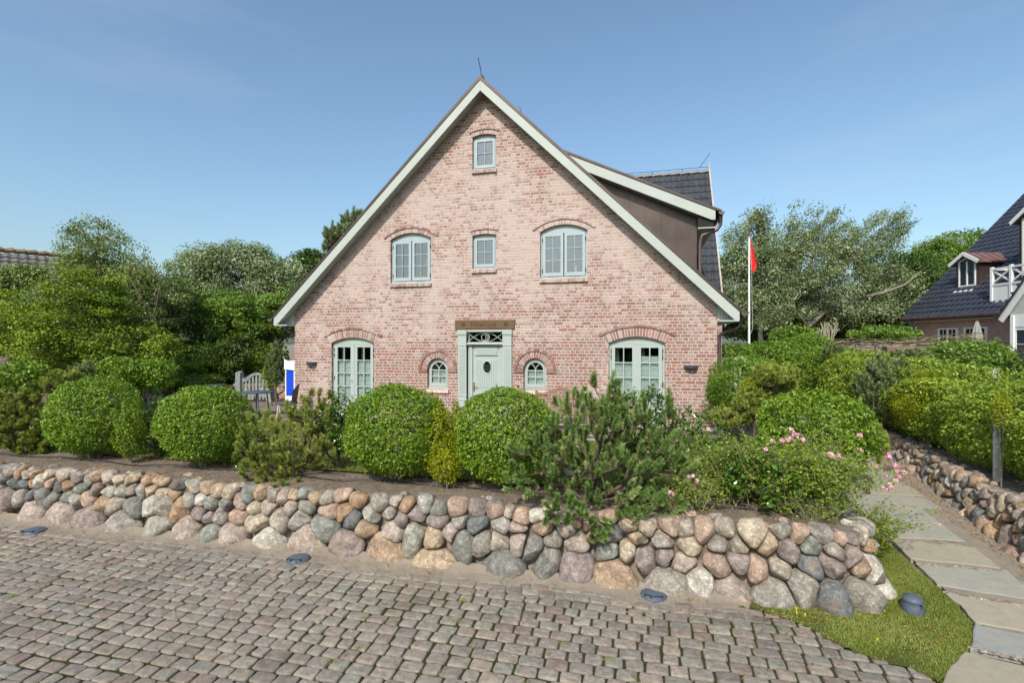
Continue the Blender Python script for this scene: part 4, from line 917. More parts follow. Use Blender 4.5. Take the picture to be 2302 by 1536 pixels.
# ------------------------------------------------------------------ vegetation builders
def unit(a): return a / (np.linalg.norm(a, axis=-1, keepdims=True) + 1e-9)
def leafarrays(P, N, Ls, Ws, r, up=0.0, D=None, cup=.12):
    n = len(P); N = unit(N)
    if D is None: D = r.normal(0, 1, (n, 3)); D[:, 2] += up
    D = D - N * np.sum(D * N, 1, keepdims=True); D = unit(D); Sd = np.cross(D, N)
    Ls = np.broadcast_to(Ls, (n,))[:, None]; Ws = np.broadcast_to(Ws, (n,))[:, None]
    V = np.stack([P - D * Ls / 2, P + Sd * Ws / 2 + N * Ws * cup - D * Ls * .05, P + D * Ls / 2, P - Sd * Ws / 2 + N * Ws * cup - D * Ls * .05], 1)
    return V.reshape(-1, 3)
def quadobj(name, V, mat, parent, tint):
    n = len(V) // 4; return link(name, npmesh(name, V, np.arange(4 * n).reshape(-1, 4), mat, tint=tint), parent)
def segs(A, B, ra, rb, n=5):
    A, B = np.asarray(A, float), np.asarray(B, float); d = unit(B - A); a = np.where(np.abs(d[:, 2:3]) < .9, [[0, 0, 1.]], [[1., 0, 0]]); x = unit(np.cross(d, a)); y = np.cross(d, x)
    an = np.arange(n) * 2 * np.pi / n; c, s = np.cos(an)[None, :, None], np.sin(an)[None, :, None]
    ring = x[:, None] * c + y[:, None] * s
    V = np.concatenate([A[:, None] + ring * np.asarray(ra)[:, None, None], B[:, None] + ring * np.asarray(rb)[:, None, None]], 1)
    k = len(A); f = np.array([[i, (i + 1) % n, n + (i + 1) % n, n + i] for i in range(n)]); F = (f[None] + (np.arange(k) * 2 * n)[:, None, None]).reshape(-1, 4)
    return V.reshape(-1, 3), F
def skeleton(base, pts, r, r_tip=.006, pen=.45, trunk=None, kpow=.5, cap=9, wob=.03):
    nodes = [np.array(base, float)]; par = [-1]; pl = [0.0]
    for t in (trunk or []):
        nodes.append(np.array(t, float)); par.append(len(nodes) - 2); pl.append(pl[-1] + np.linalg.norm(nodes[-1] - nodes[-2]))
    o = np.argsort(np.linalg.norm(pts - nodes[-1], axis=1)); leaf = []
    for i in o:
        p = pts[i]; Nn = np.array(nodes); L_ = np.array(pl); dv = p - Nn; dist = np.linalg.norm(dv, axis=1)
        cost = dist + pen * L_ * 1.0 + np.where(dv[:, 2] < 0, .5 * -dv[:, 2], 0); k = int(np.argmin(cost)); st = max(1, min(6, int(dist[k] / .35)))
        q = nodes[k]; last = k
        for s in range(1, st + 1):
            f = s / st; m = q + (p - q) * f; m = m + r.normal(0, wob, 3) * dist[k] * (1 if s < st else 0); m[2] += .07 * dist[k] * math.sin(math.pi * f) * (-1 if pen > .9 else 1)
            nodes.append(m); par.append(last); pl.append(pl[last] + np.linalg.norm(nodes[-1] - nodes[last])); last = len(nodes) - 1
        leaf.append(last)
    Nn = np.array(nodes); w = np.zeros(len(nodes)); w[leaf] = 1
    for i in range(len(nodes) - 1, 0, -1): w[par[i]] += w[i]
    rad = np.minimum(cap, r_tip * np.maximum(w, 1) ** kpow); idx = np.arange(1, len(nodes)); pa = np.array(par[1:])
    return Nn[pa], Nn[idx], np.minimum(rad[pa], rad[idx] * 1.4), rad[idx], Nn[leaf]
def ellpts(r, n, els, shell=.55):
    vol = np.array([e[3] * e[4] * e[5] for e in els]); vol = vol ** .75; c = r.choice(len(els), n, p=vol / vol.sum()); E_ = np.array(els)[c]
    d = unit(r.normal(0, 1, (n, 3))); rr = r.uniform(shell ** 3, 1, n)[:, None] ** (1 / 3)
    return E_[:, :3] + d * rr * E_[:, 3:6], d
# clipped bush: leaf shell on a lumpy rounded body over bare stems
def clipped(name, label, x, y, zb, rx, ry, z0, z1, seed, mat=None, leaf=.043, dens=1.0, boxy=2.3, group=None, lump=.035, fuzz=.035, taper=.12, stems=9, cat='bush', rot=0, coarse=1.0, spike=0.0):
    r = np.random.default_rng(seed); mat = mat or lf_box; root = thing(name, label, cat, (x, y, zb), rot, group); cz, rz_ = (z0 + z1) / 2, (z1 - z0) / 2
    area = 4 * math.pi * ((rx * ry) ** 1.6 + (rx * rz_) ** 1.6 + (ry * rz_) ** 1.6) ** (1 / 1.6) / 3 ** (1 / 1.6); n = int(area / (leaf * leaf * .5) * 3.6 * dens)
    d = unit(r.normal(0, 1, (n, 3))); k = (np.abs(d) ** boxy).sum(1) ** (-1 / boxy); fr = r.uniform(2, 5, (5, 3)); ph = r.uniform(0, 6.28, 5)
    lum = sum(np.sin((d * fr[i]).sum(1) * 1.6 + ph[i]) for i in range(5)) / 2.2
    dep = r.exponential(fuzz, n); dep = np.where(r.random(n) < .2, r.uniform(0, .35, n), dep); out = np.where(r.random(n) < .07, -r.uniform(0, fuzz * 1.3 + spike, n), 0)
    rad = k * (1 + lump * lum - (dep + out) / max(rx, rz_)) * (1 - taper * np.maximum(0, -d[:, 2])); P = d * rad[:, None] * np.array([rx, ry, rz_])
    m_ = max(1, n // 6); sp = r.integers(0, m_, n); off = P - P[sp]; near_ = r.random(n) < .62; P = np.where(near_[:, None], P[sp] + d[sp] * (r.uniform(-1.2, .25, n) * leaf * 1.5)[:, None] + r.normal(0, leaf * .36, (n, 3)), P); d = np.where(near_[:, None], d[sp], d)
    low = (d[:, 2] < -.5) & (r.random(n) < (-d[:, 2] - .5) * .9); keep = ~low; P, dd, dep = P[keep], d[keep], dep[keep]
    c, s = math.cos(rot), math.sin(rot); Rm = np.array([[c, s, 0], [-s, c, 0], [0, 0, 1]]); P = P @ Rm; dd = dd @ Rm
    N = dd / np.array([rx, ry, rz_]) * rz_ * .6 + r.normal(0, .75, P.shape) + [0, 0, .45]
    Ls = leaf * r.uniform(.65, 1.3, len(P)) * coarse; Ws = Ls * r.uniform(.48, .64, len(P)); V = leafarrays(P + [x, y, cz], N, Ls, Ws, r, up=.4)
    quadobj('foliage', V, mat, root, np.clip(r.beta(2, 2.2, len(P)), 0, 1))
    if stems:
        A, B, ra, rb = [], [], [], []
        for q in range(stems):
            a = r.uniform(0, 6.28); p0 = np.array([x + .10 * math.cos(a) * r.random() * rx, y + .10 * math.sin(a) * ry, zb - .04]); p1 = np.array([x + rx * .5 * math.cos(a) * r.uniform(.4, 1), y + ry * .5 * math.sin(a), cz + rz_ * .2]); pm = p0 * .55 + p1 * .45 + [0, 0, .1]
            A += [p0, pm]; B += [pm, p1]; rr = r.uniform(.012, .026) * min(1.3, rx / .7); ra += [rr, rr * .8]; rb += [rr * .8, rr * .5]
        V, F = segs(A, B, ra, rb, 6); link('stem', npmesh('stem', V, F, m_barkl, smooth=True), root)
    return root
# dwarf pine with bottle-brush shoots
def needles(P, D, Lsh, r, nl, per, mat, parent, wid=.0052, ang=.92, tw=1.0):
    n = len(P); m = int(per); f = (np.arange(m) + r.random((n, m))) / m
    axis = D[:, None]; a = np.where(np.abs(D[:, 2:3]) < .9, [[0, 0, 1.]], [[1., 0, 0]]); x = unit(np.cross(D, a))[:, None]; y = np.cross(D[:, None], x)
    th = r.uniform(0, 6.28, (n, m))[..., None]; pr = x * np.cos(th) + y * np.sin(th); al = (ang * (1.1 - .42 * f ** 2) * r.uniform(.7, 1.3, (n, m)))[..., None]
    dr_ = axis * np.cos(al) + pr * np.sin(al); b = P[:, None] + axis * (f * np.asarray(Lsh).reshape(-1, 1))[..., None]; ln = nl * r.uniform(.75, 1.15, (n, m))[..., None]
    tip = b + dr_ * ln; sd_ = unit(np.cross(dr_, r.normal(0, 1, (n, m, 3)))) * wid / 2; V = np.stack([b - sd_, b + sd_, tip + sd_ * .4, tip - sd_ * .4], 2).reshape(-1, 3)
    t = np.clip(.35 + .25 * r.normal(0, 1, (n, 1)) + .12 * r.normal(0, 1, (n, m)) + .45 * (f > .9), 0, 1)
    return link('needles', npmesh('needles', V, np.arange(len(V)).reshape(-1, 4), mat, tint=t.ravel()), parent)
def pine(name, label, base, els, ns, seed, shoot=.2, nl=.055, per=110, mat=None, group=None, cones=0, upr=1.0, shell=.3, cat='pine', r_tip=.005, wid=.0052, trunk=None, stretch=1.0):
    r = np.random.default_rng(seed); root = thing(name, label, cat, base, 0, group); P, d = ellpts(r, ns, els, shell)
    out = unit(P - np.array(base)); D = unit(out * .75 + np.array([0, 0, upr]) + r.normal(0, .30, P.shape)); L_ = shoot * r.uniform(.6, 1.35, ns)
    A, B, ra, rb, _ = skeleton(base, P, r, r_tip=r_tip, pen=.5, trunk=trunk); A = np.concatenate([A, P - D * .01]); B = np.concatenate([B, P + D * L_[:, None]]); ra = np.minimum(np.concatenate([ra, np.full(ns, r_tip)]), .035); rb = np.minimum(np.concatenate([rb, np.full(ns, r_tip * .5)]), .035)
    V, F = segs(A, B, ra, rb, 5); link('branch', npmesh('branch', V, F, m_bark, smooth=True), root)
    needles(P, D, L_, r, nl, per, mat or lf_pine, root, wid)
    # candle tips and cones
    if cones:
        k = r.choice(ns, min(ns, cones), replace=False); first = None
        for i in k:
            for q in range(r.integers(1, 3)):
                c = Vector(P[i] + D[i] * L_[i] * .3 + r.normal(0, .024, 3))
                if first is None:
                    mb = MB(); mb.lathe((0, 0, 0), [(.006, -.024), (.018, -.012), (.022, 0), (.015, .016), (.004, .026)], 8); first = npmesh('cone', mb.v, mb.f, m_cone, tint=mb.t, smooth=True)
                o = bpy.data.objects.new('cone', first); COL.objects.link(o); o.parent = root; o.location = c - root.location; o.rotation_euler = (r.uniform(-1, 1), r.uniform(-1, 1), 0)
    return root
# leafy tree or loose shrub: limbs reach every clump, leaves spread round the clumps
def tree(name, label, base, els, nc, lpc, seed, mat, sweep=None, leaf=.09, asp=.5, cr=.32, flat=.6, bark=None, group=None, cat='tree', trunk=None, shell=.55, r_tip=.010, droop=0, upn=.6, pen=.35, cap=.3, gap=.0, spike=0):
    r = np.random.default_rng(seed); root = thing(name, label, cat, base, 0, group); P, d = ellpts(r, nc, els, shell)
    if gap: P = P[(np.sin(P[:, 0] * 2.1 + seed) * np.sin(P[:, 2] * 2.9 + 1) * np.sin(P[:, 1] * 1.7)) > -gap]
    P[:, 2] = np.maximum(P[:, 2], base[2] + .15)
    A, B, ra, rb, tips = skeleton(base, P, r, r_tip=r_tip, pen=pen, trunk=trunk, cap=cap, wob=.05); V, F = segs(A, B, ra, rb, 6)
    link('trunk', npmesh('trunk', V, F, bark or m_bark, smooth=True), root)
    k = len(P); m = int(lpc); sc = r.uniform(.6, 1.35, (k, 1, 1)); o = unit(r.normal(0, 1, (k, m, 3))) * (r.random((k, m, 1)) ** .45) * cr * sc * np.array([1, 1, flat])
    if droop: o[..., 2] -= np.abs(o[..., :2]).sum(-1) * droop
    if sweep is not None: o = o + np.array(sweep) * (r.random((k, m, 1)) ** 1.6 - .3) * r.uniform(.5, 1.3, (k, 1, 1))
    if spike: o = o + np.array([0, 0, 1.]) * (r.random((k, m, 1)) ** 3) * spike
    Q = (P[:, None] + o).reshape(-1, 3); N = (o / cr * .7 + r.normal(0, .6, o.shape) + np.array([0, 0, upn])).reshape(-1, 3); Ls = leaf * r.uniform(.6, 1.3, len(Q))
    ct = np.repeat(r.normal(0, .14, k), m); V = leafarrays(Q, N, Ls, Ls * asp * r.uniform(.85, 1.15, len(Q)), r)
    quadobj('crown', V, mat, root, np.clip(r.beta(2, 2.3, len(Q)) + ct, 0, 1)); return root
def canes(name, label, base, n, reach, h, seed, mat, leaf=.035, per=26, blooms=(), group=None, cat='rose bush', asp=.6, stemmat=None, spread=1.0, r0=.006, bias=(0, 0), bare=.25, glossy=False, upr=0.0, wob=.06):
    r = np.random.default_rng(seed); root = thing(name, label, cat, base, 0, group); A, B, ra, rb, LP, LD = [], [], [], [], [], []
    for i in range(n):
        a = r.uniform(0, 6.28); R_ = reach * r.uniform(.35, 1.0) * spread; H = h * r.uniform(.55, 1.1); ox, oy = math.cos(a) * R_ + bias[0] * R_, math.sin(a) * R_ * .8 + bias[1] * R_
        p = np.array(base, float) + [r.normal(0, .07), r.normal(0, .07), 0]; q0 = p; m = 9; wv = r.normal(0, wob, 3)
        for s in range(1, m + 1):
            f = s / m; z = H * (1.55 * f - .62 * f ** 2.4 * (1 - upr)) / (1.06 if upr < .3 else 1.5); q = p + np.array([ox * f ** 1.25, oy * f ** 1.25, z]) + wv * math.sin(f * 4)
            A.append(q0); B.append(q); ra.append(r0 * (1.05 - .7 * (s - 1) / m)); rb.append(r0 * (1.05 - .7 * s / m))
            if f > bare:
                k = int(per / m * r.uniform(.6, 1.4)) + 1
                for _ in range(k): LP.append(q0 + (q - q0) * r.random() + r.normal(0, leaf * .9, 3)); LD.append(unit(q - q0) * .5 + r.normal(0, .7, 3))
            q0 = q
    V, F = segs(A, B, ra, rb, 4); link('stem', npmesh('stem', V, F, stemmat or m_stem, smooth=True), root)
    P = np.array(LP); Ls = leaf * r.uniform(.6, 1.35, len(P)); V = leafarrays(P, r.normal(0, .6, P.shape) + [0, 0, .8], Ls, Ls * asp, r, D=np.array(LD)); quadobj('foliage', V, mat, root, r.beta(2, 2, len(P)))
    for (bx, by, bz) in blooms:
        NB = r.integers(14, 22); c = np.array([bx, by, bz]); o = unit(r.normal(0, 1, (NB, 3)) + [0, -.5, .5]); Pb = c + o * r.uniform(.006, .022, (NB, 1)); V = leafarrays(Pb, o + r.normal(0, .35, o.shape), .036 * r.uniform(.7, 1.2, NB), .034, r, cup=.3)
        quadobj('blossom', V, m_pet, root, r.random(NB))
    return root
def skew(px): return math.sqrt(1 + ((px - CX) / FP) ** 2)
def wide(px, wpx, Z): return wpx / FP * Z / 2 / skew(px)
def EL(px, py, wpx, hpx, Z, dep=None):
    p = at(px, py, Z); a = wpx / FP * Z / 2 / skew(px); return (p.x, p.y, p.z, a, dep or a, hpx / FP * Z / 2)
def cb(label, px, ytop, ybot, wpx, Z, seed, zb=None, dep=1.0, **kw):          # clipped bush from its place in the photo
    c = at(px, CY, Z); t, b = at(px, ytop, Z).z, at(px, ybot, Z).z; rx = wide(px, wpx, Z); zb = zground(c.x, c.y) if zb is None else zb
    return clipped(kw.pop('name', 'clipped_bush'), label, c.x, c.y, zb, rx, rx * dep, max(b, zb + .02), t, seed, **kw)
def base_at(px, Z, dz=0): c = at(px, CY, Z); return (c.x, c.y, zground(c.x, c.y) - .03 + dz)

# ---- front bed
YB = -5.95
FB = 'clipped privet balls in the front bed'
cb('clipped round privet bush on bare stems, leftmost ball behind the street wall', 213, 850, 1030, 222, depthY(213, -5.9), 101, group=FB, stems=14)
cb('full round privet bush between the first ball and the loose yellowish pine', 460, 868, 1086, 222, depthY(460, YB), 102, group=FB, dep=.95)
cb('largest clipped privet ball, just left of the front door', 893, 866, 1108, 238, depthY(893, YB), 103, group=FB, dep=.9)
cb('clipped privet ball hiding the foot of the front door, beside the bench', 1138, 873, 1112, 230, depthY(1138, YB), 104, group=FB, dep=.9)
def yew(label, px, ytop, ybot, wpx, Z, seed, mat=None, **kw):
    return cb(label, px, ytop, ybot, wpx, Z, seed, mat=mat or lf_yew, leaf=.030, lump=.16, fuzz=.05, boxy=1.9, name='yew_bush', cat='yew', stems=5, dens=.62, spike=.05, **kw)
yew('narrow yellow green yew between the two left privet balls', 292, 892, 1050, 82, depthY(292, -6.1), 111, lf_yewg)
yew('narrow golden yew between the two middle privet balls', 985, 905, 1088, 74, depthY(985, -6.1), 112)
yew('thin golden yew against the left side of the ball before the door', 1026, 900, 1075, 40, depthY(1026, -5.9), 113)
def glossy(label, px, ytop, ybot, wpx, Z, seed, n=16, **kw):
    b = base_at(px, Z); return tree('laurel_shrub', label, b, [EL(px, ytop + (ybot - ytop) * .42, wpx, (ybot - ytop) * .8, Z)], int(n * 3.2), 26, seed, lf_lau, leaf=kw.get('leaf', .075), asp=.42, cr=.10, flat=1.3, shell=.2, r_tip=.004, upn=.9, cap=.02, cat='shrub', pen=.5)
def glossy_old(label, px, ytop, ybot, wpx, Z, seed, n=16, **kw):
    b = base_at(px, Z); h = at(px, ytop, Z).z - b[2]; return canes('laurel_shrub', label, b, n, wide(px, wpx, Z), h, seed, lf_lau, leaf=kw.pop('leaf', .075), per=kw.pop('per', 46), asp=.42, cat='shrub', upr=.8, r0=.008, stemmat=m_bark, **kw)
glossy('loose glossy shrub behind the yew, between the two left privet balls', 352, 890, 1060, 110, depthY(355, -5.6), 121, n=24)
glossy('dark glossy shrub between the loose pine and the largest privet ball', 762, 878, 1070, 100, depthY(765, -5.5), 122, n=24)
glossy('dark glossy laurel behind the big pine, in front of the right glazed door', 1460, 872, 1100, 230, depthY(1460, -5.5), 123, n=34, per=60)
glossy('dark leathery shrub in the middle of the pink roses', 1720, 1000, 1160, 230, depthY(1720, -6.0), 124, n=30, per=60, leaf=.085)
glossy('young upright shrub near the right house corner', 1590, 905, 1090, 90, depthY(1590, -4.6), 125, n=10, per=34)
yew('golden yew tuft filling the foot of the gap between the middle balls', 1008, 985, 1100, 70, depthY(1008, -6.2), 114)
glossy('low glossy shrub left of the leftmost privet ball', 118, 930, 1050, 70, depthY(118, -5.7), 126, n=14)
glossy('glossy shrub between the second ball and the loose pine', 560, 930, 1085, 90, depthY(560, -5.7), 127, n=18)
def pn(label, px, py, wpx, hpx, Z, seed, ns, extra=(), by=None, **kw):
    els = [EL(px, py, wpx, hpx, Z)] + [EL(*e) for e in extra]; return pine(kw.pop('name', 'dwarf_pine'), label, base_at(by or px, Z), els, ns, seed, **kw)
Zb = depthY(1330, -6.25)
pn('big dark green dwarf pine spilling over the street wall', 1330, 1000, 330, 210, Zb, 131, 430, extra=[(1215, 1010, 170, 120, Zb - .1), (1470, 1060, 190, 170, Zb - .1), (1390, 945, 150, 110, Zb), (1335, 1128, 300, 60, Zb - .42), (1160, 1078, 90, 50, Zb - .3)],
   by=1310, shoot=.13, nl=.05, per=190, cones=60, upr=1.0, r_tip=.0035, wid=.0075, shell=.1)
for i, (a, b, hh) in enumerate([(1325, 905, 0), (1425, 925, 0), (1375, 880, 0)]): pass
pine('dwarf_pine', 'tall forked pine shoots rising from the big dwarf pine before the right wall', base_at(1340, Zb + .1), [EL(1318, 905, 50, 60, Zb), EL(1332, 875, 30, 30, Zb), EL(1375, 885, 30, 60, Zb), EL(1382, 930, 60, 90, Zb), EL(1432, 915, 30, 50, Zb), EL(1505, 925, 24, 50, Zb)], 50, 132, shoot=.15, nl=.05, per=210, cones=14, upr=2.2, wid=.0075, shell=.1, r_tip=.0045)
pine('dwarf_pine', 'pine branches hanging down over the boulders below the big dwarf pine', base_at(1300, Zb - .1), [EL(1262, 1165, 90, 34, Zb - .6, .1), EL(1345, 1180, 60, 50, Zb - .64, .1), EL(1460, 1130, 150, 46, Zb - .5, .12), EL(1180, 1095, 70, 34, Zb - .4, .1), EL(1400, 1150, 70, 30, Zb - .58, .1)], 52, 133, shoot=.12, nl=.05, per=170, upr=.1, wid=.0075, shell=.1, r_tip=.0035)
Zm = depthY(640, -6.05)
pn('loose yellowish green dwarf pine with open branches, right of the second privet ball', 640, 1000, 230, 170, Zm, 134, 250, extra=[(700, 925, 110, 110, Zm + .1), (600, 1060, 130, 80, Zm - .2), (640, 1085, 100, 50, Zm - .45)], by=660, shoot=.10, nl=.055, per=150, mat=lf_pine2, upr=1.0, shell=.3, wid=.0075, r_tip=.0032)
Zl = depthY(55, -5.9)
pn('dense yellowish dwarf pine at the left edge of the front bed', 55, 960, 150, 150, Zl, 135, 420, extra=[(10, 940, 120, 130, Zl), (95, 1000, 70, 90, Zl)], shoot=.09, nl=.055, per=150, mat=lf_pine2, shell=.3, wid=.009, r_tip=.003)
for i, (lab, px, py, w, h, Z, ns, mt) in enumerate([('small yellowish pine left of the clipped bushes near the tree', 150, 868, 120, 60, 10.8, 120, lf_pine2), ('low grey green pine in front of the layered tree', 195, 845, 90, 50, 12.6, 90, lf_pineg),
        ('grey green pine beside the blue beach chair', 625, 820, 56, 90, 16.5, 150, lf_pineg), ('shrubby pine in the right bed next to the golden yew', 1745, 855, 110, 60, 9.6, 150, lf_pine2), ('low pine behind the rose bushes at the path', 1955, 1005, 80, 90, 8.4, 110, lf_pine2),
        ('bluish pine between the clipped hedges of the right bed', 1990, 885, 150, 170, 10.8, 330, lf_pineg), ('feathery grey green pine in front of the wicker fence', 2045, 812, 100, 42, 12.8, 140, lf_pineg), ('small pine below the round bush at the house corner', 1690, 915, 90, 60, 9.6, 90, lf_pine2), ('tiny pine shoots standing above the hedge', 1870, 794, 50, 30, 14.6, 30, lf_pineg),
        ('sprawling low pine at the foot of the right house corner', 1640, 945, 100, 40, 9.8, 70, lf_pine2)]):
    pn(lab, px, py, w, h, Z, 140 + i, ns, mat=mt, shoot=.11, nl=.065, per=120, wid=.012, shell=.3, r_tip=.003)

# ---- roses
def bl(lst, Z): return [tuple(at(a, b, Z + random.uniform(-.08, .08))) for a, b in lst]
Zr = depthY(1600, -6.2)
canes('rose_bush', 'sparse rose with pink blooms right of the big pine', base_at(1560, depthY(1560, -6.3)), 36, .48, .50, 151, lf_rose, per=30, blooms=bl([(1547, 1073), (1557, 1071), (1567, 1083), (1558, 1100), (1505, 1107), (1512, 1112), (1521, 1139), (1527, 1145)], depthY(1530, -6.35)))
canes('rose_bush', 'tangled thin rose in front of the young laurel', base_at(1640, depthY(1640, -5.9)), 80, .66, 1.0, 152, lf_rose, per=52, blooms=bl([(1567, 1082), (1740, 1025)], depthY(1640, -6.1)), bare=.15)
canes('rose_bush', 'bushy rose with a pink cluster on top, in the middle of the bed', base_at(1760, depthY(1760, -6.15)), 130, .80, .95, 153, lf_rose, per=60, blooms=bl([(1785, 975), (1792, 980), (1778, 984), (1772, 990), (1805, 990), (1757, 992), (1735, 992), (1722, 1011), (1777, 965)], depthY(1780, -6.3)), bare=.12)
canes('rose_bush', 'rose with two single pink blooms left of the path corner', base_at(1850, depthY(1850, -6.15)), 120, .78, .80, 154, lf_rose, per=60, blooms=bl([(1866, 1022), (1872, 1027), (1888, 1030), (1886, 1024), (1932, 980)], depthY(1870, -6.35)), bare=.12)
canes('rose_bush', 'rose arching over the path with many pink blooms', base_at(1900, depthY(1900, -5.6)), 100, .66, .80, 155, lf_rose, per=56, blooms=bl([(1984, 1012), (2000, 1030), (1998, 1022), (1996, 1034), (2018, 1047), (2010, 1048), (2030, 1062), (2016, 1061), (2022, 1074), (2014, 1079), (1990, 1071), (2002, 1088), (2004, 1096), (1984, 1098), (1994, 1100), (1963, 1046), (1970, 1050), (1920, 1012), (1935, 1013)], depthY(1990, -5.4)), bias=(.45, .0), bare=.15)
mb = MB(); b0 = Vector(base_at(1920, depthY(1920, -5.6)))
canes('dry_shrub', 'thin bare twiggy rose stems at the wall corner', base_at(1830, depthY(1830, -6.45)), 46, .40, .30, 156, lf_rose, per=7, bare=.6, cat='rose bush', r0=.004)
canes('dry_shrub', 'low twiggy stems on the bed right of the big pine', base_at(1480, depthY(1480, -6.3)), 26, .3, .22, 157, lf_rose, per=7, bare=.6, cat='rose bush', r0=.004)
cb('clipped rounded bush behind the roses in the right corner of the front bed', 1832, 880, 1050, 280, depthY(1832, -5.0), 161, leaf=.05, lump=.07, dens=.95, fuzz=.05)
cb('round clipped bush at the right corner of the house', 1684, 804, 955, 195, 11.3, 162, lump=.07, fuzz=.05, mat=lf_hedge)
yew('yellow yew in front of the round corner bush', 1705, 838, 945, 92, 10.0, 163)
for i, (Y_, X_, rr_, zt_, lab) in enumerate([(-4.9, 9.95, .95, 1.30, 'pale clipped hedge ball cut off by the right edge, nearest the camera'), (-3.1, 9.95, 1.0, 1.45, 'big pale clipped hedge behind the wooden stake'), (-1.3, 10.0, 1.05, 1.62, 'pale clipped hedge ball hugging the golden yew'),
        (.7, 10.0, 1.05, 1.74, 'pale clipped hedge ball right of the bluish pine'), (2.7, 9.95, 1.05, 1.82, 'clipped hedge ball at the upper end of the boulder wall'), (4.7, 9.9, 1.1, 1.90, 'clipped hedge ball left of the bluish pine'), (6.9, 9.7, 1.15, 1.95, 'darker clipped hedge ball in the row before the flagpole')]):
    clipped('clipped_bush', lab, X_ - .10, Y_, .12 + .03 * i, rr_, 1.15, .06 + .04 * i, zt_, 240 + i, mat=lf_boxy if i < 5 else lf_hedge, leaf=.05 + .004 * i, lump=.07, fuzz=.05, boxy=3.1, stems=5, taper=.03, group='clipped hedge balls along the right boulder wall')
clipped('yew_bush', 'broad golden yew in the right bed', 9.25, -1.60, .2, .55, .62, .30, 1.52, 247, mat=lf_yew, leaf=.032, lump=.14, fuzz=.05, boxy=1.9, dens=.8, stems=4, cat='yew')
yew('golden yew sprig inside the big pale hedge', 2250, 880, 975, 60, 7.3, 168)
cb('large leafy shrub with fresh green leaves before the neighbouring house', 2170, 766, 880, 240, 13.3, 171, leaf=.10, mat=lf_mid, lump=.12, fuzz=.10, dens=.9, name='leafy_shrub', cat='shrub', spike=.15)
cb('dark shrub at the right edge in front of the white bay', 2290, 800, 870, 80, 12.0, 172, leaf=.08, mat=lf_dark, lump=.1, fuzz=.1, name='leafy_shrub', cat='shrub')
HG = 'low clipped hedge balls at the back of the right garden'
for i, (px, yt, yb_, w, Z, lab) in enumerate([(1660, 772, 835, 120, 18, 'low clipped hedge right behind the downpipe'), (1740, 768, 835, 120, 18.5, 'low clipped hedge under the flagpole'), (1815, 755, 800, 110, 20, 'taller bright shrub between hedge and wicker fence'), (1725, 775, 860, 110, 16, 'dark clipped hedge in front of the flagpole hedge'), (2010, 812, 850, 130, 12.5, 'flat topped pale hedge below the wicker fence'), (1960, 800, 900, 190, 14.5, 'pale hedge filling the row behind the bluish pine'), (2080, 815, 930, 200, 11.6, 'pale hedge ball between golden yew and leafy shrub')]):
    cb(lab, px, yt, yb_, w, Z, 180 + i, leaf=.085, mat=lf_hedge, lump=.07, fuzz=.08, boxy=2.8, group=HG)

# ---- left middle ground
for i, (px, yt, yb_, w, Z, lab, mt) in enumerate([(52, 812, 900, 150, 11.6, 'clipped bush at the far left below the layered tree', lf_box), (270, 802, 880, 130, 13.0, 'clipped bush right of the low grey pine', lf_box), (345, 806, 885, 110, 13.5, 'clipped bush nearest the dark shrubs', lf_box),
        (590, 775, 850, 90, 19.8, 'lit clipped hedge behind the garden gate', lf_hedge), (-40, 830, 930, 140, 10.5, 'clipped bush cut off by the left edge', lf_box)]):
    cb(lab, px, yt, yb_, w, Z, 190 + i, leaf=.07, mat=mt, lump=.09, fuzz=.07)
def tr(label, px, els, Z, nc, lpc, seed, mat, base_dz=0, **kw):
    b = base_at(px, Z, base_dz); return tree(kw.pop('name', 'broadleaf_tree'), label, b, [EL(*(e + (Z,) if len(e) == 4 else e)) for e in els], nc, lpc, seed, mat, **kw)
tr('broad layered hornbeam with bright yellow green sprays at the left', 200, [(170, 740, 330, 200), (20, 745, 200, 180), (300, 790, 240, 110), (190, 650, 190, 90)], 15, 380, 200, 201, lf_maple, leaf=.08, cr=.42, flat=.42, shell=.45, r_tip=.007, upn=1.0, name='hornbeam_tree', cap=.14, gap=.22, sweep=(.3, -.2, .12))
tr('airy birch with drooping twigs rising above the layered tree', 225, [(215, 555, 170, 150), (180, 600, 130, 100), (300, 620, 130, 110)], 18, 260, 60, 202, lf_birch, leaf=.085, cr=.30, flat=.9, droop=.5, shell=.2, r_tip=.006, bark=m_barkl, name='birch_tree', cap=.12, trunk=[tuple(at(225, 680, 18)), tuple(at(220, 560, 18)), tuple(at(222, 490, 18))])
tr('wispy young birch tips left of the silver trees', 320, [(310, 590, 60, 110), (370, 620, 60, 60)], 17, 45, 22, 203, lf_birch, leaf=.08, cr=.22, flat=.9, droop=.4, shell=.1, r_tip=.005, name='birch_tree', cap=.08)
tr('pale grey green tree behind the hornbeam', 330, [(330, 680, 240, 140), (250, 640, 180, 100)], 18.5, 170, 190, 204, lf_birch, leaf=.09, cr=.42, shell=.5, cap=.16)
tr('silvery grey poplar mound left of the gable', 540, [(540, 620, 230, 140), (620, 640, 150, 130), (450, 620, 130, 100)], 26, 240, 210, 205, lf_silver, leaf=.13, cr=.62, flat=.75, shell=.6, bark=m_barkl, name='poplar_tree', cap=.25)
tr('green cherry tree with long leaves at the left eaves', 560, [(560, 715, 210, 110), (470, 700, 130, 90), (640, 690, 90, 70)], 21, 190, 200, 206, lf_mid, leaf=.14, asp=.36, cr=.5, shell=.6, name='cherry_tree', cap=.2)
tr('dark shady tree filling the gap behind the hornbeam', 330, [(330, 770, 420, 170), (140, 760, 300, 200)], 20, 260, 130, 207, lf_dark, leaf=.12, cr=.5, shell=.3, cap=.2)
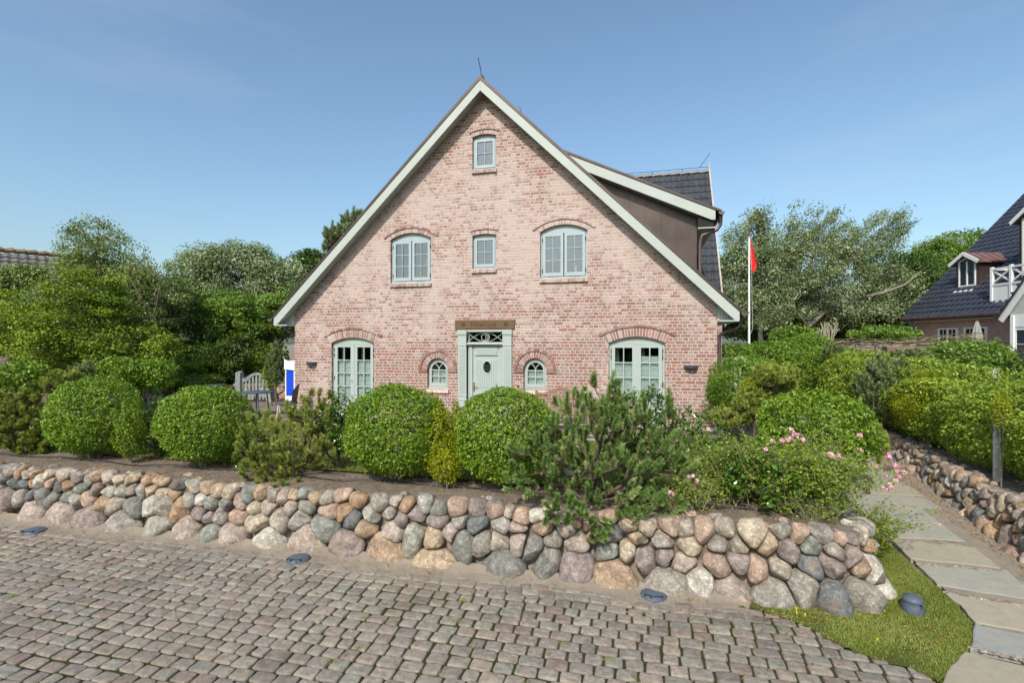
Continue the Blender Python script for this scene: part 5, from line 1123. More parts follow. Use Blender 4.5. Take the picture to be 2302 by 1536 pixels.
tr('dark dense shrub behind the boulder wall at the left', 470, [(440, 830, 230, 100), (520, 800, 180, 120)], 19.5, 220, 170, 208, lf_dark, leaf=.09, cr=.36, shell=.4, name='leafy_shrub', cat='shrub', cap=.06)
tr('mid green rose shrub between the hedge and the dark shrub', 400, [(395, 840, 140, 70)], 17.8, 110, 150, 209, lf_hedge, leaf=.07, cr=.25, shell=.5, name='leafy_shrub', cat='shrub', cap=.04)
tr('leafy bush left of the garden gate', 500, [(450, 862, 90, 40)], 17.6, 60, 120, 210, lf_mid, leaf=.08, cr=.25, shell=.4, name='leafy_shrub', cat='shrub', cap=.04)
tr('rose bush with pale leaves beside the garden gate', 612, [(612, 845, 40, 60)], 17.0, 60, 50, 211, lf_rose, leaf=.06, cr=.16, shell=.2, name='rose_bush', cat='rose bush', cap=.02)
tr('dark round tree touching the left roof edge', 705, [(700, 610, 90, 90)], 30, 120, 140, 212, lf_dark, leaf=.15, cr=.55, shell=.5, cap=.25)
tr('pale leaved bush at the left edge before the tiled roof', 20, [(10, 640, 90, 70), (70, 615, 60, 40)], 17.5, 110, 90, 213, lf_birch, leaf=.09, cr=.35, shell=.3, cap=.12)
tr('dark backdrop tree between the silver poplars and the cherry tree', 600, [(600, 700, 300, 130), (430, 680, 200, 120)], 30, 260, 120, 214, lf_dark, leaf=.17, cr=.75, shell=.3, cap=.3)
pine('umbrella_pine', 'dark green pine crown peeking over the left roof slope', base_at(790, 31), [EL(770, 535, 85, 60, 31), EL(795, 505, 60, 50, 31), EL(745, 555, 50, 34, 31)], 260, 215, shoot=.30, nl=.16, per=90, mat=lf_pineg, wid=.025, r_tip=.02, upr=.4)

# ---- right background
SG = 'silver poplars behind the right garden'
tr('tall silver poplar with a leaning pale trunk, centre of the right tree group', 1835, [(1850, 600, 260, 190), (1800, 520, 110, 120), (1860, 500, 70, 80), (1940, 560, 180, 140), (2010, 660, 170, 110), (1900, 690, 220, 90), (2005, 510, 90, 70), (1780, 660, 160, 130)], 30, 640, 120, 221, lf_silver, sweep=(.5, 0, .6), leaf=.13, asp=.5, cr=.40, flat=.95, shell=.3, bark=m_barkl, r_tip=.008, name='poplar_tree', group=SG, cap=.17, gap=.5,
   trunk=[tuple(at(1815, 720, 30)), tuple(at(1822, 650, 30)), tuple(at(1825, 580, 30))])
tr('slender silver poplar with a straight pale stem behind the flagpole', 1715, [(1680, 575, 130, 160), (1735, 600, 120, 170), (1650, 640, 100, 170), (1720, 690, 140, 110), (1700, 500, 60, 60)], 29, 430, 115, 222, lf_silver, sweep=(.35, 0, .6), leaf=.13, asp=.5, cr=.38, flat=.95, shell=.3, bark=m_barkl, r_tip=.007, name='poplar_tree', group=SG, cap=.13, gap=.5,
   trunk=[tuple(at(1706, 700, 29)), tuple(at(1712, 620, 29)), tuple(at(1700, 540, 29))])
mb = MB(); mb.tube([at(1818, 735, 29.6), at(1850, 705, 29.4), at(1920, 672, 29), at(1985, 658, 28.6), at(2035, 640, 28.4), at(2070, 610, 28.4)], [.11, .10, .08, .06, .04, .02], 8)
mb.tube([at(1818, 735, 29.6), at(1790, 700, 29.6), at(1760, 650, 29.4), at(1745, 600, 29.4)], [.07, .055, .04, .02], 8); lb = mb.build('leaning_limb', m_barkl, [o for o in bpy.data.objects if o.get('group') == SG][0], smooth=True)
tr('bright green tree beyond the neighbouring roof', 2130, [(2130, 590, 180, 130), (2200, 545, 90, 60), (2080, 620, 120, 120)], 38, 260, 110, 223, lf_mid, leaf=.18, cr=.7, shell=.4, cap=.3, gap=.4)
tr('dark green tree between the poplar and the neighbouring roof', 2040, [(2030, 640, 190, 140), (1980, 700, 200, 90)], 34, 260, 120, 224, lf_dark, leaf=.16, cr=.7, shell=.4, cap=.3)
tr('dark undergrowth tree behind the flagpole', 1690, [(1700, 720, 220, 110), (1620, 700, 100, 120)], 33, 240, 120, 225, lf_dark, leaf=.16, cr=.7, shell=.3, cap=.3)
tr('dark undergrowth below the leaning poplar', 1880, [(1900, 735, 280, 80), (1800, 720, 160, 100)], 33, 240, 120, 226, lf_dark, leaf=.16, cr=.6, shell=.3, cap=.2)
tr('mid green bush with reddish leaves above the wicker fence', 1990, [(1990, 752, 160, 30)], 24, 100, 100, 227, lf_mid, leaf=.12, cr=.3, shell=.3, cap=.05, name='leafy_shrub', cat='shrub')
tr('bright bush behind the low hedge by the grasses', 1790, [(1790, 752, 110, 40)], 22, 80, 110, 228, lf_mid, leaf=.11, cr=.3, shell=.3, cap=.05, name='leafy_shrub', cat='shrub')
r_ = np.random.default_rng(9); mb = MB()
for i in range(34):
    p = at(1852 + r_.uniform(-16, 24), 775, 21); q = p + Vector((r_.normal(.05, .12), r_.normal(0, .1), r_.uniform(.55, .95))); mb.tube([p, p.lerp(q, .6) + Vector((.0, 0, .05)), q], [.008, .007, .012], 4)
tag(mb.build('reed_grass', simple('dry_reed', (.42, .38, .27), .9, .1)), 'tuft of tall dry grass standing left of the wicker fence', 'grass tuft')
# lawn behind the front bed
LAWN = [(-11, -4.9), (6.0, -4.9), (6.0, -1.3), (-11, -1.3)]
tag(link('lawn', npmesh('lawn', [(x, y, zgarden(x, y) + .03) for y in (-5.75, -4.6, -3.5, -2.4, -1.2) for x in (-12, -6, 0, 6.05)], [(j * 4 + i, j * 4 + i + 1, j * 4 + 5 + i, j * 4 + 4 + i) for j in range(4) for i in range(3)], m_turf)), kind='structure')
tag(grass('lawn_grass', [(x, y, zgarden(x, y) + .015) for x, y in zip(rng.uniform(-8, 6, 90000), rng.uniform(-5.75, -1.2, 90000))], .05, lf_grass, w=.012), 'lawn seen between the bushes in front of the house', 'lawn')
mb = MB()
for p in ((1150, 1064), (1235, 1068), (1345, 985)):
    a = onz(p[0], p[1], .07); mb.box(a.x - .45, a.x + .45, a.y - .3, a.y + .35, .02, .075)
tag(mb.build('garden_path', m_flag, bevel=.01), kind='structure')

# ------------------------------------------------------------------ neighbouring houses (built in a frame turned with the lane)
def c2w(v): return Vector((CAM[0] + math.cos(TH) * v[0] - math.sin(TH) * v[1], CAM[1] + math.sin(TH) * v[0] + math.cos(TH) * v[1], v[2]))
def W(mb): mb.v = [tuple(c2w(v)) for v in mb.v]; return mb
nb = thing('tiled_house', 'brick neighbour house with slate blue tiles, copper dormer and white gable bay', 'house', tuple(c2w((25, 22, .6))), TH)
m_nbrick = brickmat('red_brick', 1, False, .55)
XE, ZE, Z0, Z1 = 21.4, 3.46, 28.0, 13.0
mb = MB(); mb.box(XE + .45, XE + 9, Z1, Z0 - .35, .3, ZE + .05); W(mb).build('wall', m_nbrick, nb)
phi2 = R(45.5); w_ = Z0 - Z1
tile_roof('roof', c2w((XE, Z0, ZE)), c2w((XE, Z0 - 1, 0)) - c2w((XE, Z0, 0)), (c2w((XE + math.cos(phi2), Z0, ZE + math.sin(phi2))) - c2w((XE, Z0, ZE))), w_, 10.2, m_tile2, nb, .30, .36, .04, .035)
mb = MB(); mb.add([(XE, Z0 + .05, ZE), (XE + 7.1, Z0 + .05, ZE + 7.2), (XE + 14.2, Z0 + .05, ZE), (XE + 13.8, Z0 - .05, ZE - .1), (XE + 7.1, Z0 - .05, ZE + 7.0), (XE + .4, Z0 - .05, ZE - .1)], [(0, 1, 4, 5), (1, 2, 3, 4)])
mb.beam((XE + .05, Z0 + .02, ZE + .02), (XE + 7.1, Z0 + .02, ZE + 7.22), .10, .12); W(mb).build('verge', m_tile2, nb)
mb = MB(); mb.add([(XE + .5, Z0 - .36, ZE), (XE + 7.1, Z0 - .36, ZE + 6.8), (XE + 13.7, Z0 - .36, ZE)], [(0, 1, 2)]); W(mb).build('gable_wall', m_nbrick, nb)
mb = MB(); mb.tube([(XE - .06, Z0 + .05, ZE - .05), (XE - .06, 21.9, ZE - .05)], .08, 10); mb.box(XE + .0, XE + .45, 22.3, Z0, ZE - .20, ZE - .14)
mb.tube([(XE - .06, Z0 - .6, ZE - .08), (XE - .02, Z0 - .6, ZE - .35), (XE + .2, Z0 - .6, ZE - .6), (XE + .38, Z0 - .6, ZE - .8), (XE + .38, Z0 - .6, .6)], .05, 8); W(mb).build('gutter', m_pipe, nb)
mb = MB(); mb.box(XE + .04, XE + .06, 22.3, Z0, ZE - .19, ZE - .02); mb.box(XE + .04, XE + .45, 22.3, Z0, ZE - .22, ZE - .19); W(mb).build('fascia', m_white, nb)
def nwin(z_a, z_b, lo, hi, name='window', par=None, x=XE + .45, leaves=2, rows_=2):
    mb = MB(); mb.box(x - .05, x + .02, z_a, z_b, lo, lo + .06); mb.box(x - .05, x + .02, z_a, z_b, hi - .07, hi)
    n = leaves
    for i in range(n + 1):
        zc_ = z_b + (z_a - z_b) * i / n; mb.box(x - .052, x + .018, zc_ - .05, zc_ + .05, lo + .001, hi - .001)
    for i in range(n):
        zc_ = z_b + (z_a - z_b) * (i + .5) / n; mb.box(x - .035, x + .0, zc_ - .012, zc_ + .012, lo + .06, hi - .07)
    for j in range(1, rows_): zz = lo + (hi - lo) * j / rows_; mb.box(x - .034, x + .0, z_a, z_b, zz - .012, zz + .012)
    f = W(mb).build(name, m_white, par or nb)
    mb = MB(); mb.quad((x - .02, z_a, lo), (x - .02, z_b, lo), (x - .02, z_b, hi), (x - .02, z_a, hi)); W(mb).build('pane', m_panen, f, recalc=False)
g = NG('dark_pane'); m_panen = g.end(g.pbr((.03, .04, .05), .05, .8))
nwin(25.1, 26.15, 1.9, 2.86); nwin(23.55, 24.65, 1.9, 2.86)
def cheek(zc, wd, ztop, lab, xf, roofh):      # copper dormer facing the lane
    xb = xf + (ztop + roofh - (ZE + xf - XE)) * 1.0 + .1; mb = MB(); zr_ = ZE + (xf - XE)
    mb.box(xf, xb, zc - wd / 2, zc + wd / 2, zr_ - .1, ztop); o = W(mb).build('dormer', m_copper, nb)
    mb = MB(); rr = ztop + roofh; e = .18
    P = [(xf - .22, zc - wd / 2 - e, ztop - .02), (xf - .22, zc, rr), (xf - .22, zc + wd / 2 + e, ztop - .02)]
    V = [(a, b, c + dz) for dz in (0, -.09) for a, b, c in P] + [(xb + .3, b, c + dz) for dz in (0, -.09) for a, b, c in P]
    mb.add(V, [(0, 1, 7, 6), (1, 2, 8, 7), (3, 9, 10, 4), (4, 10, 11, 5), (0, 6, 9, 3), (2, 5, 11, 8), (0, 3, 4, 1), (1, 4, 5, 2)])
    for i in range(5): xx = xf + (xb - xf) * i / 5; mb.beam((xx, zc - wd / 2 - e, ztop + .0), (xx, zc, rr + .02), .03, .05)
    W(mb).build('dormer_roof', m_rustcop, o)
    mb = MB(); mb.beam((xf - .24, zc - wd / 2 - e, ztop - .06), (xf - .24, zc, rr - .06), .04, .17); mb.beam((xf - .24, zc, rr - .06), (xf - .24, zc + wd / 2 + e, ztop - .06), .04, .17); W(mb).build('bargeboard', m_white, o)
    mb = MB(); mb.add([(xf - .005, zc - wd / 2, ztop), (xf - .005, zc, rr - .08), (xf - .005, zc + wd / 2, ztop)], [(0, 1, 2)]); W(mb).build('dormer_front', m_copper, o)
    mb = MB(); x = xf - .03; a, b = zc - wd / 2 + .17, zc + wd / 2 - .17; lo = zr_ + .10
    for s in (a + .035, zc, b - .035): mb.box(x - .02, x + .02, s - .035, s + .035, lo, ztop + .06)
    mb.box(x - .021, x + .019, a, b, lo - .02, lo + .06); mb.beam((x, a, ztop + .05), (x, zc, ztop + .24), .045, .07); mb.beam((x, zc, ztop + .24), (x, b, ztop + .05), .045, .07)
    f = W(mb).build('window', m_white, o); mb = MB(); mb.add([(x + .015, a, lo), (x + .015, b, lo), (x + .015, b, ztop + .05), (x + .015, zc, ztop + .22), (x + .015, a, ztop + .05)], [(0, 1, 2, 3, 4)]); W(mb).build('pane', m_panen, f, recalc=False)
    mb = MB(); mb.add([(xf - .28, a - .1, zr_ - .18), (xf + .05, a - .1, zr_ + .1), (xf + .05, b + .1, zr_ + .1), (xf - .28, b + .1, zr_ - .18)], [(0, 1, 2, 3)]); W(mb).build('lead_apron', m_white, o)
m_rustcop = simple('reddish_copper', (.20, .115, .10), .45, .4, .2, var=.2, scale=2)
cheek(25.6, 1.30, 6.15, '', 22.8, .5)
cheek(21.9, 2.4, 7.6, '', 22.9, 1.0)
# balcony with crossed white rails
mb = MB(); xb_, za, zb_ = 21.85, 23.3, 20.6
mb.box(xb_, xb_ + .05, zb_, za, 3.95, 4.75); mb.box(xb_ - .03, xb_ + .07, zb_, za, 4.70, 4.78); mb.box(xb_ - .03, xb_ + .07, zb_, za, 5.42, 5.50)
k = 3
for i in range(k + 1): zc_ = za + (zb_ - za) * i / k; mb.box(xb_ - .04, xb_ + .09, zc_ - .05, zc_ + .05, 4.0, 5.56)
for i in range(k):
    a, b = za + (zb_ - za) * i / k, za + (zb_ - za) * (i + 1) / k; mb.beam((xb_ + .02, a, 4.8), (xb_ + .02, b, 5.42), .04, .06); mb.beam((xb_ + .03, a, 5.42), (xb_ + .03, b, 4.8), .04, .06)
mb.box(xb_ + .05, xb_ + 1.6, za - .05, za, 4.02, 4.75); mb.box(xb_ + .05, xb_ + 1.6, za - .05, za + .02, 5.42, 5.50); W(mb).build('balcony_rail', m_white, nb)
mb = MB(); mb.box(xb_ + .05, xb_ + 1.8, zb_, za - .06, 3.6, 4.0); W(mb).build('balcony_base', m_copper, nb)
# white gable bay
g = NG('white_siding'); sp = g.n('ShaderNodeSeparateXYZ'); g.nt.links.new(g.co(), sp.inputs[0]); fz = g.M('FRACT', g.M('DIVIDE', sp.outputs[2], .16))
m_siding = g.end(g.pbr(g.ramp(g.noise(3), [(.3, (.60, .61, .58)), (.7, (.68, .69, .66))]), .5, .3, 0, g.bump(fz, .03)))
XB = 21.0; zl, zr2, ap = 21.6, 14.8, 18.2
mb = MB(); mb.box(XB + .1, XB + 3, zr2, zl, .4, 3.32); W(mb).build('bay_wall', m_siding, nb)
mb = MB(); mb.add([(x, z, h) for x in (XB + .06, XB + 3) for z, h in ((zl + .1, 3.3), (ap, 3.3 + 4.6), (zr2 - .1, 3.3))], [(0, 1, 2), (3, 5, 4), (0, 3, 4, 1), (1, 4, 5, 2)]); W(mb).build('bay_gable', m_siding, nb)
mb = MB()
for s, e in ((zl + .35, ap), (zr2 - .35, ap)): mb.beam((XB - .05, s, 3.08), (XB - .05, e, 3.3 + 4.72), .06, .30)
W(mb).build('bargeboard', m_white, nb)
mb = MB()
for s, sg in ((zl + .42, 1), (zr2 - .42, -1)):
    mb.add([(XB - .16, s, 3.2), (XB - .16, ap, 3.3 + 5.0), (XB + 5, ap, 3.3 + 5.0), (XB + 5, s, 3.2), (XB - .16, s, 3.05), (XB - .16, ap, 3.3 + 4.86)], [(0, 1, 2, 3), (0, 4, 5, 1)])
    for i in range(16):
        f0 = i / 16; zc_ = s + (ap - s) * f0; h = 3.2 + 5.1 * f0; mb.box(XB - .2, XB + 4, zc_ - .03, zc_ + .03, h - .02, h + .08)
W(mb).build('bay_roof', m_tile2, nb)
mb = MB(); mb.box(XB + .05, XB + .12, zr2, zl, 2.78, 3.3)
for i in range(6): z = zl - .1 - i * 1.1; mb.box(XB + .0, XB + .13, z - .07, z + .07, .4, 3.25)
W(mb).build('bay_frame', m_white, nb)
for i in range(3): nwin(zl - 1.9 - i * 2.0, zl - .18 - i * 2.0, .75, 2.72, 'french_window', None, XB + .1, 2, 3)
# closed parasol
pz = c2w((21.0, 23.1, .55)); mb = MB(); mb.lathe(pz, [(.22, 0), (.22, .08), (.03, .1), (.03, 2.5)], 12)
o_ = thing('parasol', 'closed pale parasol in front of the brick neighbour house', 'parasol', tuple(pz)); mb.build('pole', m_post, o_)
mb = MB(); V = []
for j, (r, h) in enumerate([(.12, .75), (.20, .95), (.19, 1.5), (.15, 2.0), (.08, 2.4), (.03, 2.55)]):
    for q in range(24): a = q * math.pi / 12; rr = r * (1 + .22 * math.cos(a * 8)); V.append(pz + Vector((rr * math.cos(a), rr * math.sin(a), h)))
mb.add(V, [(i * 24 + q, i * 24 + (q + 1) % 24, (i + 1) * 24 + (q + 1) % 24, (i + 1) * 24 + q) for i in range(5) for q in range(24)]); mb.build('canopy', m_cloth, o_, smooth=True)
# wicker fence
fa, fb = at(1846, 790, 20.0), at(2215, 795, 17.2); wf = thing('wicker_fence', 'woven willow fence between the poplars and the neighbouring house', 'fence', tuple(fa.lerp(fb, .5))); zt0, zt1 = at(1846, 768, 20).z, at(2215, 752, 17.2).z
m_wick = leafmat('willow_rod', [(.10, .075, .055), (.20, .155, .12), (.33, .27, .21), (.48, .42, .34)], .8, .2, 0, 8)
r_ = np.random.default_rng(4); mb = MB(); n = 46; nrm2 = Vector((-(fb - fa).y, (fb - fa).x, 0)).normalized()
for j in range(26):
    top = j / 25
    P = []
    for i in range(n + 1):
        f_ = i / n; z = (.25 + (zt0 * (1 - f_) + zt1 * f_ - .25) * top) + .015 * math.sin(f_ * 60 + j * 2.3) + r_.normal(0, .006) + .05 * math.sin(f_ * 9) * top
        P.append(Vector((fa.x + (fb.x - fa.x) * f_, fa.y + (fb.y - fa.y) * f_, z)) + nrm2 * (.04 * math.cos(math.pi * i / 2 + (j % 2) * math.pi)))
    mb.tube(P, r_.uniform(.012, .024), 5, t=r_.random())
    for q in range(5):
        f_ = r_.random() * .9; a = fa.lerp(fb, f_); b = fa.lerp(fb, f_ + .09); z = .3 + (zt0 + (zt1 - zt0) * f_ - .3) * top + r_.normal(0, .03); s_ = nrm2 * -.05
        mb.tube([Vector((a.x, a.y, z)) + s_, Vector((b.x, b.y, z + r_.normal(0, .03))) + s_], .010, 4, t=r_.random())
mb.build('weave', m_wick, wf)
for i in range(12):
    f_ = i / 11; p = fa.lerp(fb, f_); mb = MB(); mb.tube([(p.x, p.y, .2), (p.x, p.y, zt0 + (zt1 - zt0) * f_ + .03)], .03, 8); mb.build('post', m_bark, wf, smooth=True)
mb = MB(); p = at(2040, 803, 16.5); mb.box(p.x - .65, p.x + .65, p.y - .2, p.y + .2, .35, at(2040, 779, 16.5).z); tag(mb.build('planter', m_rustcop, bevel=.02), 'rust brown planter below the wicker fence', 'planter')

# left neighbour: old grey tiled roof behind the trees
ln = thing('tiled_house', 'old grey tiled house hidden behind the hornbeam at the left edge', 'house', tuple(c2w((-22, 26, .3))), TH)
ra, rb_ = Vector((-24.5, 21.0, 6.25)), Vector((-18.6, 26.6, 6.25)); ud = (rb_ - ra).normalized(); pd = Vector((ud.y, -ud.x, 0)) if Vector((ud.y, -ud.x, 0)).y < 0 else Vector((-ud.y, ud.x, 0))
Oe = ra + pd * 3.9 + Vector((0, 0, -3.1)) - ud * 3
up_ = (ra - ud * 3 - Oe).normalized()
tile_roof('roof', c2w(Oe), c2w(ud) - c2w((0, 0, 0)), c2w(up_) - c2w((0, 0, 0)), (rb_ - ra).length + 3, 5.0, m_tileold, ln, .30, .36, .05, .05)
mb = MB()
for i in range(24): a = ra - ud * 3 + ud * .37 * i; mb.tube([a + Vector((0, 0, -.02)), a + ud * .37 + Vector((0, 0, .03))], [.10, .13], 8)
W(mb).build('ridge_tile', simple('mossy_ridge', (.22, .16, .09), .9, .1, var=.4, scale=4), ln)
mb = MB(); a, b = Oe + Vector((0, 0, .1)), Oe + ud * ((rb_ - ra).length + 3); rr = pd * -.5
b2 = a - pd * 7; mb.add([tuple(q + rr) for q in (Vector((a.x, a.y, .1)), Vector((b.x, b.y, .1)), b, a)] + [tuple(Vector((q.x, q.y, h)) - pd * 3.9) for q, h in ((a, .1), (b, .1), (b, 6.1), (a, 6.1))], [(0, 1, 2, 3), (1, 5, 6, 2), (4, 5, 6, 7)]); W(mb).build('wall', m_nbrick, ln)
sh = thing('garden_shed', 'low grey roofed shed glimpsed through the trees at the left', 'shed', tuple(at(395, 800, 22.5)))
pA = c2w((-15.9, 22.2, 2.30)); mb = MB(); e0, e1 = at(325, 762, 22), at(462, 762, 22)
tile_roof('roof', e0, e1 - e0, (Vector((-math.sin(TH), math.cos(TH), .5))), (e1 - e0).length, 1.5, m_tileold, sh, .26, .3, .03, .03)
mb.add([tuple(e0), tuple(e1), (e1.x, e1.y, .2), (e0.x, e0.y, .2)], [(0, 1, 2, 3)]); mb.v = [tuple(Vector(v) + Vector((0, .25, -.05))) for v in mb.v]; mb.build('wall', m_copper, sh); mb = MB(); mb.tube([e0 + Vector((0, 0, -.03)), e1 + Vector((0, 0, -.03))], .03, 6); mb.build('gutter', m_white, sh)

# ------------------------------------------------------------------ flagpole
fp = at(1684, 800, 22.5); ft = at(1684, 533, 22.5); r0 = thing('flagpole', 'white flagpole with a limp flag behind the right hedge', 'flagpole', (fp.x, fp.y, zground(fp.x, fp.y)))
mb = MB(); mb.tube([(fp.x, fp.y, zground(fp.x, fp.y)), (fp.x, fp.y, ft.z)], [.055, .035], 12); mb.build('pole', m_white, r0, smooth=True)
mb = MB(); mb.lathe((fp.x, fp.y, ft.z), [(.04, 0), (.06, .02), (.06, .06), (.02, .09)], 12); mb.build('finial', m_red, r0)
mb = MB(); mb.tube([(fp.x + .14, fp.y, ft.z - 3.6), (fp.x + .10, fp.y, ft.z - 1.5), (fp.x + .05, fp.y, ft.z - .1)], .008, 5); mb.tube([(fp.x + .04, fp.y, ft.z - 4.3), (fp.x + .14, fp.y, ft.z - 4.05), (fp.x + .14, fp.y, ft.z - 3.6)], .01, 5); mb.build('halyard', m_post, r0)
V = []; nu, nvv = 10, 24
for j in range(nvv + 1):
    t = j / nvv; wdt = (.04 + .20 * min(1, t / .7)) * (1 - max(0, (t - .78) / .22) * .72)
    for i in range(nu + 1):
        u = i / nu; V.append((fp.x + .05 + wdt * u + .10 * max(0, t - .6) * 1.2, fp.y + .07 * math.sin(u * 9 + t * 3) * u, ft.z - .12 - 1.5 * t + (1 - u) * .25 * t * t - .0))
link('flag', npmesh('flag', V, [(j * (nu + 1) + i, j * (nu + 1) + i + 1, (j + 1) * (nu + 1) + i + 1, (j + 1) * (nu + 1) + i) for j in range(nvv) for i in range(nu)], m_red, smooth=True), r0)

# ------------------------------------------------------------------ street and garden fittings
def spot(px, py, lab, rot):
    c = onz(px, py, -.7); mb = MB(); rr = .145; mb.lathe((c.x, c.y, -.69), [(rr + .004, -.03), (rr, .006), (rr * .93, .018), (rr * .7, .033), (rr * .35, .042), (.01, .045)], 40)
    o = mb.build('ground_light', m_lightg, smooth=True); tag(o, lab, 'ground light', 'round ground lights in the cobbles')
    mb = MB(); P = [Vector((c.x, c.y, -.69)) + Vector((rr * .72 * math.cos(rot + t), rr * .5 * math.sin(rot + t) - .045 * math.cos(rot), .027)) for t in [math.pi * (.15 + .7 * i / 8) + math.pi for i in range(9)]]
    V = []
    for i, p in enumerate(P): V += [p + Vector((0, 0, .0045)), p + Vector((0, .014, .0065))]
    mb.add(V, [(2 * i, 2 * i + 2, 2 * i + 3, 2 * i + 1) for i in range(8)])
    for p in (P[0], P[-1], P[3]): mb.box(p.x - .006, p.x + .006, p.y - .03, p.y + .0, p.z - .006, p.z + .0065)
    mb.build('light_slot', m_iron, o)
spot(76, 1196, 'domed round ground light at the far left of the cobbles', .2); spot(671, 1259, 'domed round ground light below the loose pine', .1); spot(1469, 1340, 'domed round ground light below the big pine', 0)
bc = onz(2052, 1375, -.68); bo = thing('bollard_light', 'short blue grey mushroom bollard light in the grass wedge', 'bollard light', (bc.x, bc.y, -.7)); mb = MB()
K = 28; V = []
prof = [(.106, -.02, 0), (.102, .04, 0), (.096, .082, 0), (.094, .086, 1), (.089, .126, 1), (.089, .13, 0)]
aopen = R(-20)
for r, h, cut in prof:
    for q in range(K):
        a = q * 2 * math.pi / K; da = abs((a - aopen + math.pi) % (2 * math.pi) - math.pi); rr = r * (.45 if cut and da < R(48) else 1)
        V.append((bc.x + rr * math.cos(a), bc.y + rr * math.sin(a), -.70 + h))
mb.add(V, [(i * K + q, i * K + (q + 1) % K, (i + 1) * K + (q + 1) % K, (i + 1) * K + q) for i in range(len(prof) - 1) for q in range(K)]); mb.build('post', m_lightg, bo, smooth=True)
mb = MB(); mb.lathe((bc.x, bc.y, -.70), [(.07, .129), (.095, .129), (.097, .136), (.088, .158), (.066, .178), (.036, .190), (.001, .194)], 36); mb.build('cap', m_lightg, bo, smooth=True)
# bench with arched back
bb = at(1262, 950, depthY(1262, -.75)); bx, by = bb.x, -.75; be = thing('garden_bench', 'weathered wooden bench with arched slatted back against the brick wall', 'bench', (bx, by, .03)); hw = .66
top = lambda u: .80 + .15 * math.cos(min(1, abs(u) / .92) * math.pi) * .5 + .075 + (.03 if abs(u) > .9 else 0)
mb = MB()
for i in range(24):
    u0, u1 = -1 + i / 12, -1 + (i + 1) / 12; mb.beam((bx + hw * u0, by + .28, top(u0) + .03), (bx + hw * u1 * 1.002, by + .28, top(u1) + .03), .035, .07)
for i in range(17): u = -.94 + 1.88 * i / 16; mb.box(bx + hw * u - .016, bx + hw * u + .016, by + .265, by + .29, .50, top(u) + .02)
mb.box(bx - hw, bx + hw, by + .26, by + .30, .47, .53); mb.build('backrest', m_teak, be, bevel=.003)
mb = MB()
for i in range(6): mb.box(bx - hw, bx + hw, by - .22 + i * .08, by - .155 + i * .08, .43, .455)
mb.build('seat', m_teak, be, bevel=.003)
for sx in (-1, 1):
    for yy, h in ((-.2, .64), (.27, .93)): mb = MB(); mb.box(bx + sx * hw - .03, bx + sx * hw + .03, by + yy - .03, by + yy + .03, .02, h); mb.build('leg', m_teak, be, bevel=.003)
    mb = MB(); mb.box(bx + sx * hw - .035, bx + sx * hw + .035, by - .24, by + .28, .64, .67); mb.build('armrest', m_teak, be, bevel=.003)
# garden gate, beach chair, rattan chair, table, white chair
gz = 18.0; ga = at(541, 880, gz); gb = at(602, 880, gz); gg = thing('garden_gate', 'weathered white arched picket gate at the back of the terrace', 'gate', (ga.x, ga.y, .0)); dv = (gb - ga); dv.z = 0; ll = dv.length; dv.normalize()
mb = MB(); topz = at(541, 838, gz).z
mb.box(ga.x - .14, ga.x + .06, ga.y - .1, ga.y + .1, 0, topz); mb.lathe((ga.x - .04, ga.y, topz), [(.13, 0), (.13, .03), (.05, .05)], 4); mb.build('post', m_gatew, gg, bevel=.01)
mb = MB(); mb.box(gb.x + .02, gb.x + .20, gb.y - .1, gb.y + .1, 0, topz - .05); mb.build('post', m_gatew, gg, bevel=.01)
hz = lambda u: topz - .30 + .26 * math.sin(math.pi * min(1, max(0, (u - .18) / .82))) + (.12 * (1 - u / .18) if u < .18 else 0); mb = MB()
for i in range(16): u0, u1 = i / 16, (i + 1) / 16; mb.beam(ga + dv * (ll * u0) + Vector((0, 0, hz(u0) - ga.z)), ga + dv * (ll * u1) + Vector((0, 0, hz(u1) - ga.z)), .05, .09)
mb.build('top_rail', m_gatew, gg)
mb = MB()
for i in range(8): u = .08 + .88 * i / 7; p = ga + dv * ll * u; mb.box(p.x - .035, p.x + .035, p.y - .012, p.y + .012, .12, hz(u))
mb.beam((ga.x, ga.y, .25), (gb.x, gb.y, .25), .04, .09); mb.build('picket', m_gatew, gg)
sc = at(652, 830, 15.6); sk = thing('beach_chair', 'white hooded beach chair with royal blue lining beside the house', 'beach chair', (sc.x, sc.y, .03)); zt_ = at(652, 808, 15.6).z; sw = .62
mb = MB(); V = []
x0_, x1_, y0_, y1_ = sc.x - .10, sc.x - .10 + sw * .55, sc.y - .1, sc.y + .75
mb.box(x0_, x0_ + .04, y0_, y1_, .5, zt_ - .03); mb.box(x1_ - .04, x1_, y0_, y1_, .5, zt_ - .05); mb.box(x0_, x1_, y1_ - .03, y1_, .5, zt_ - .05); mb.box(x0_, x1_, y0_, y1_, .08, .5)
mb.add([(x0_ - .01, y0_ - .03, zt_ - .30), (x1_ + .01, y0_ - .03, zt_ - .33), (x1_ + .01, y0_ - .02, zt_ - .03), (x0_ + .12, y0_ - .02, zt_ - .05), (x0_ - .01, y0_ - .02, zt_ + .01)], [(0, 1, 2, 3, 4)]); mb.build('hood', m_white, sk, bevel=.008)
mb = MB(); mb.box(x0_ + .045, x1_ - .045, y0_ + .02, y0_ + .06, .45, zt_ - .28); mb.build('lining', m_blue, sk)
cc_ = at(645, 905, 14.2); ch = thing('rattan_chair', 'dark rattan garden chair in front of the blue lined beach chair', 'chair', (cc_.x, cc_.y, .03)); a = R(-60)
def rb(v): return Vector((cc_.x + v[0] * math.cos(a) - v[1] * math.sin(a), cc_.y + v[0] * math.sin(a) + v[1] * math.cos(a), .03 + v[2]))
mb = MB(); V = []
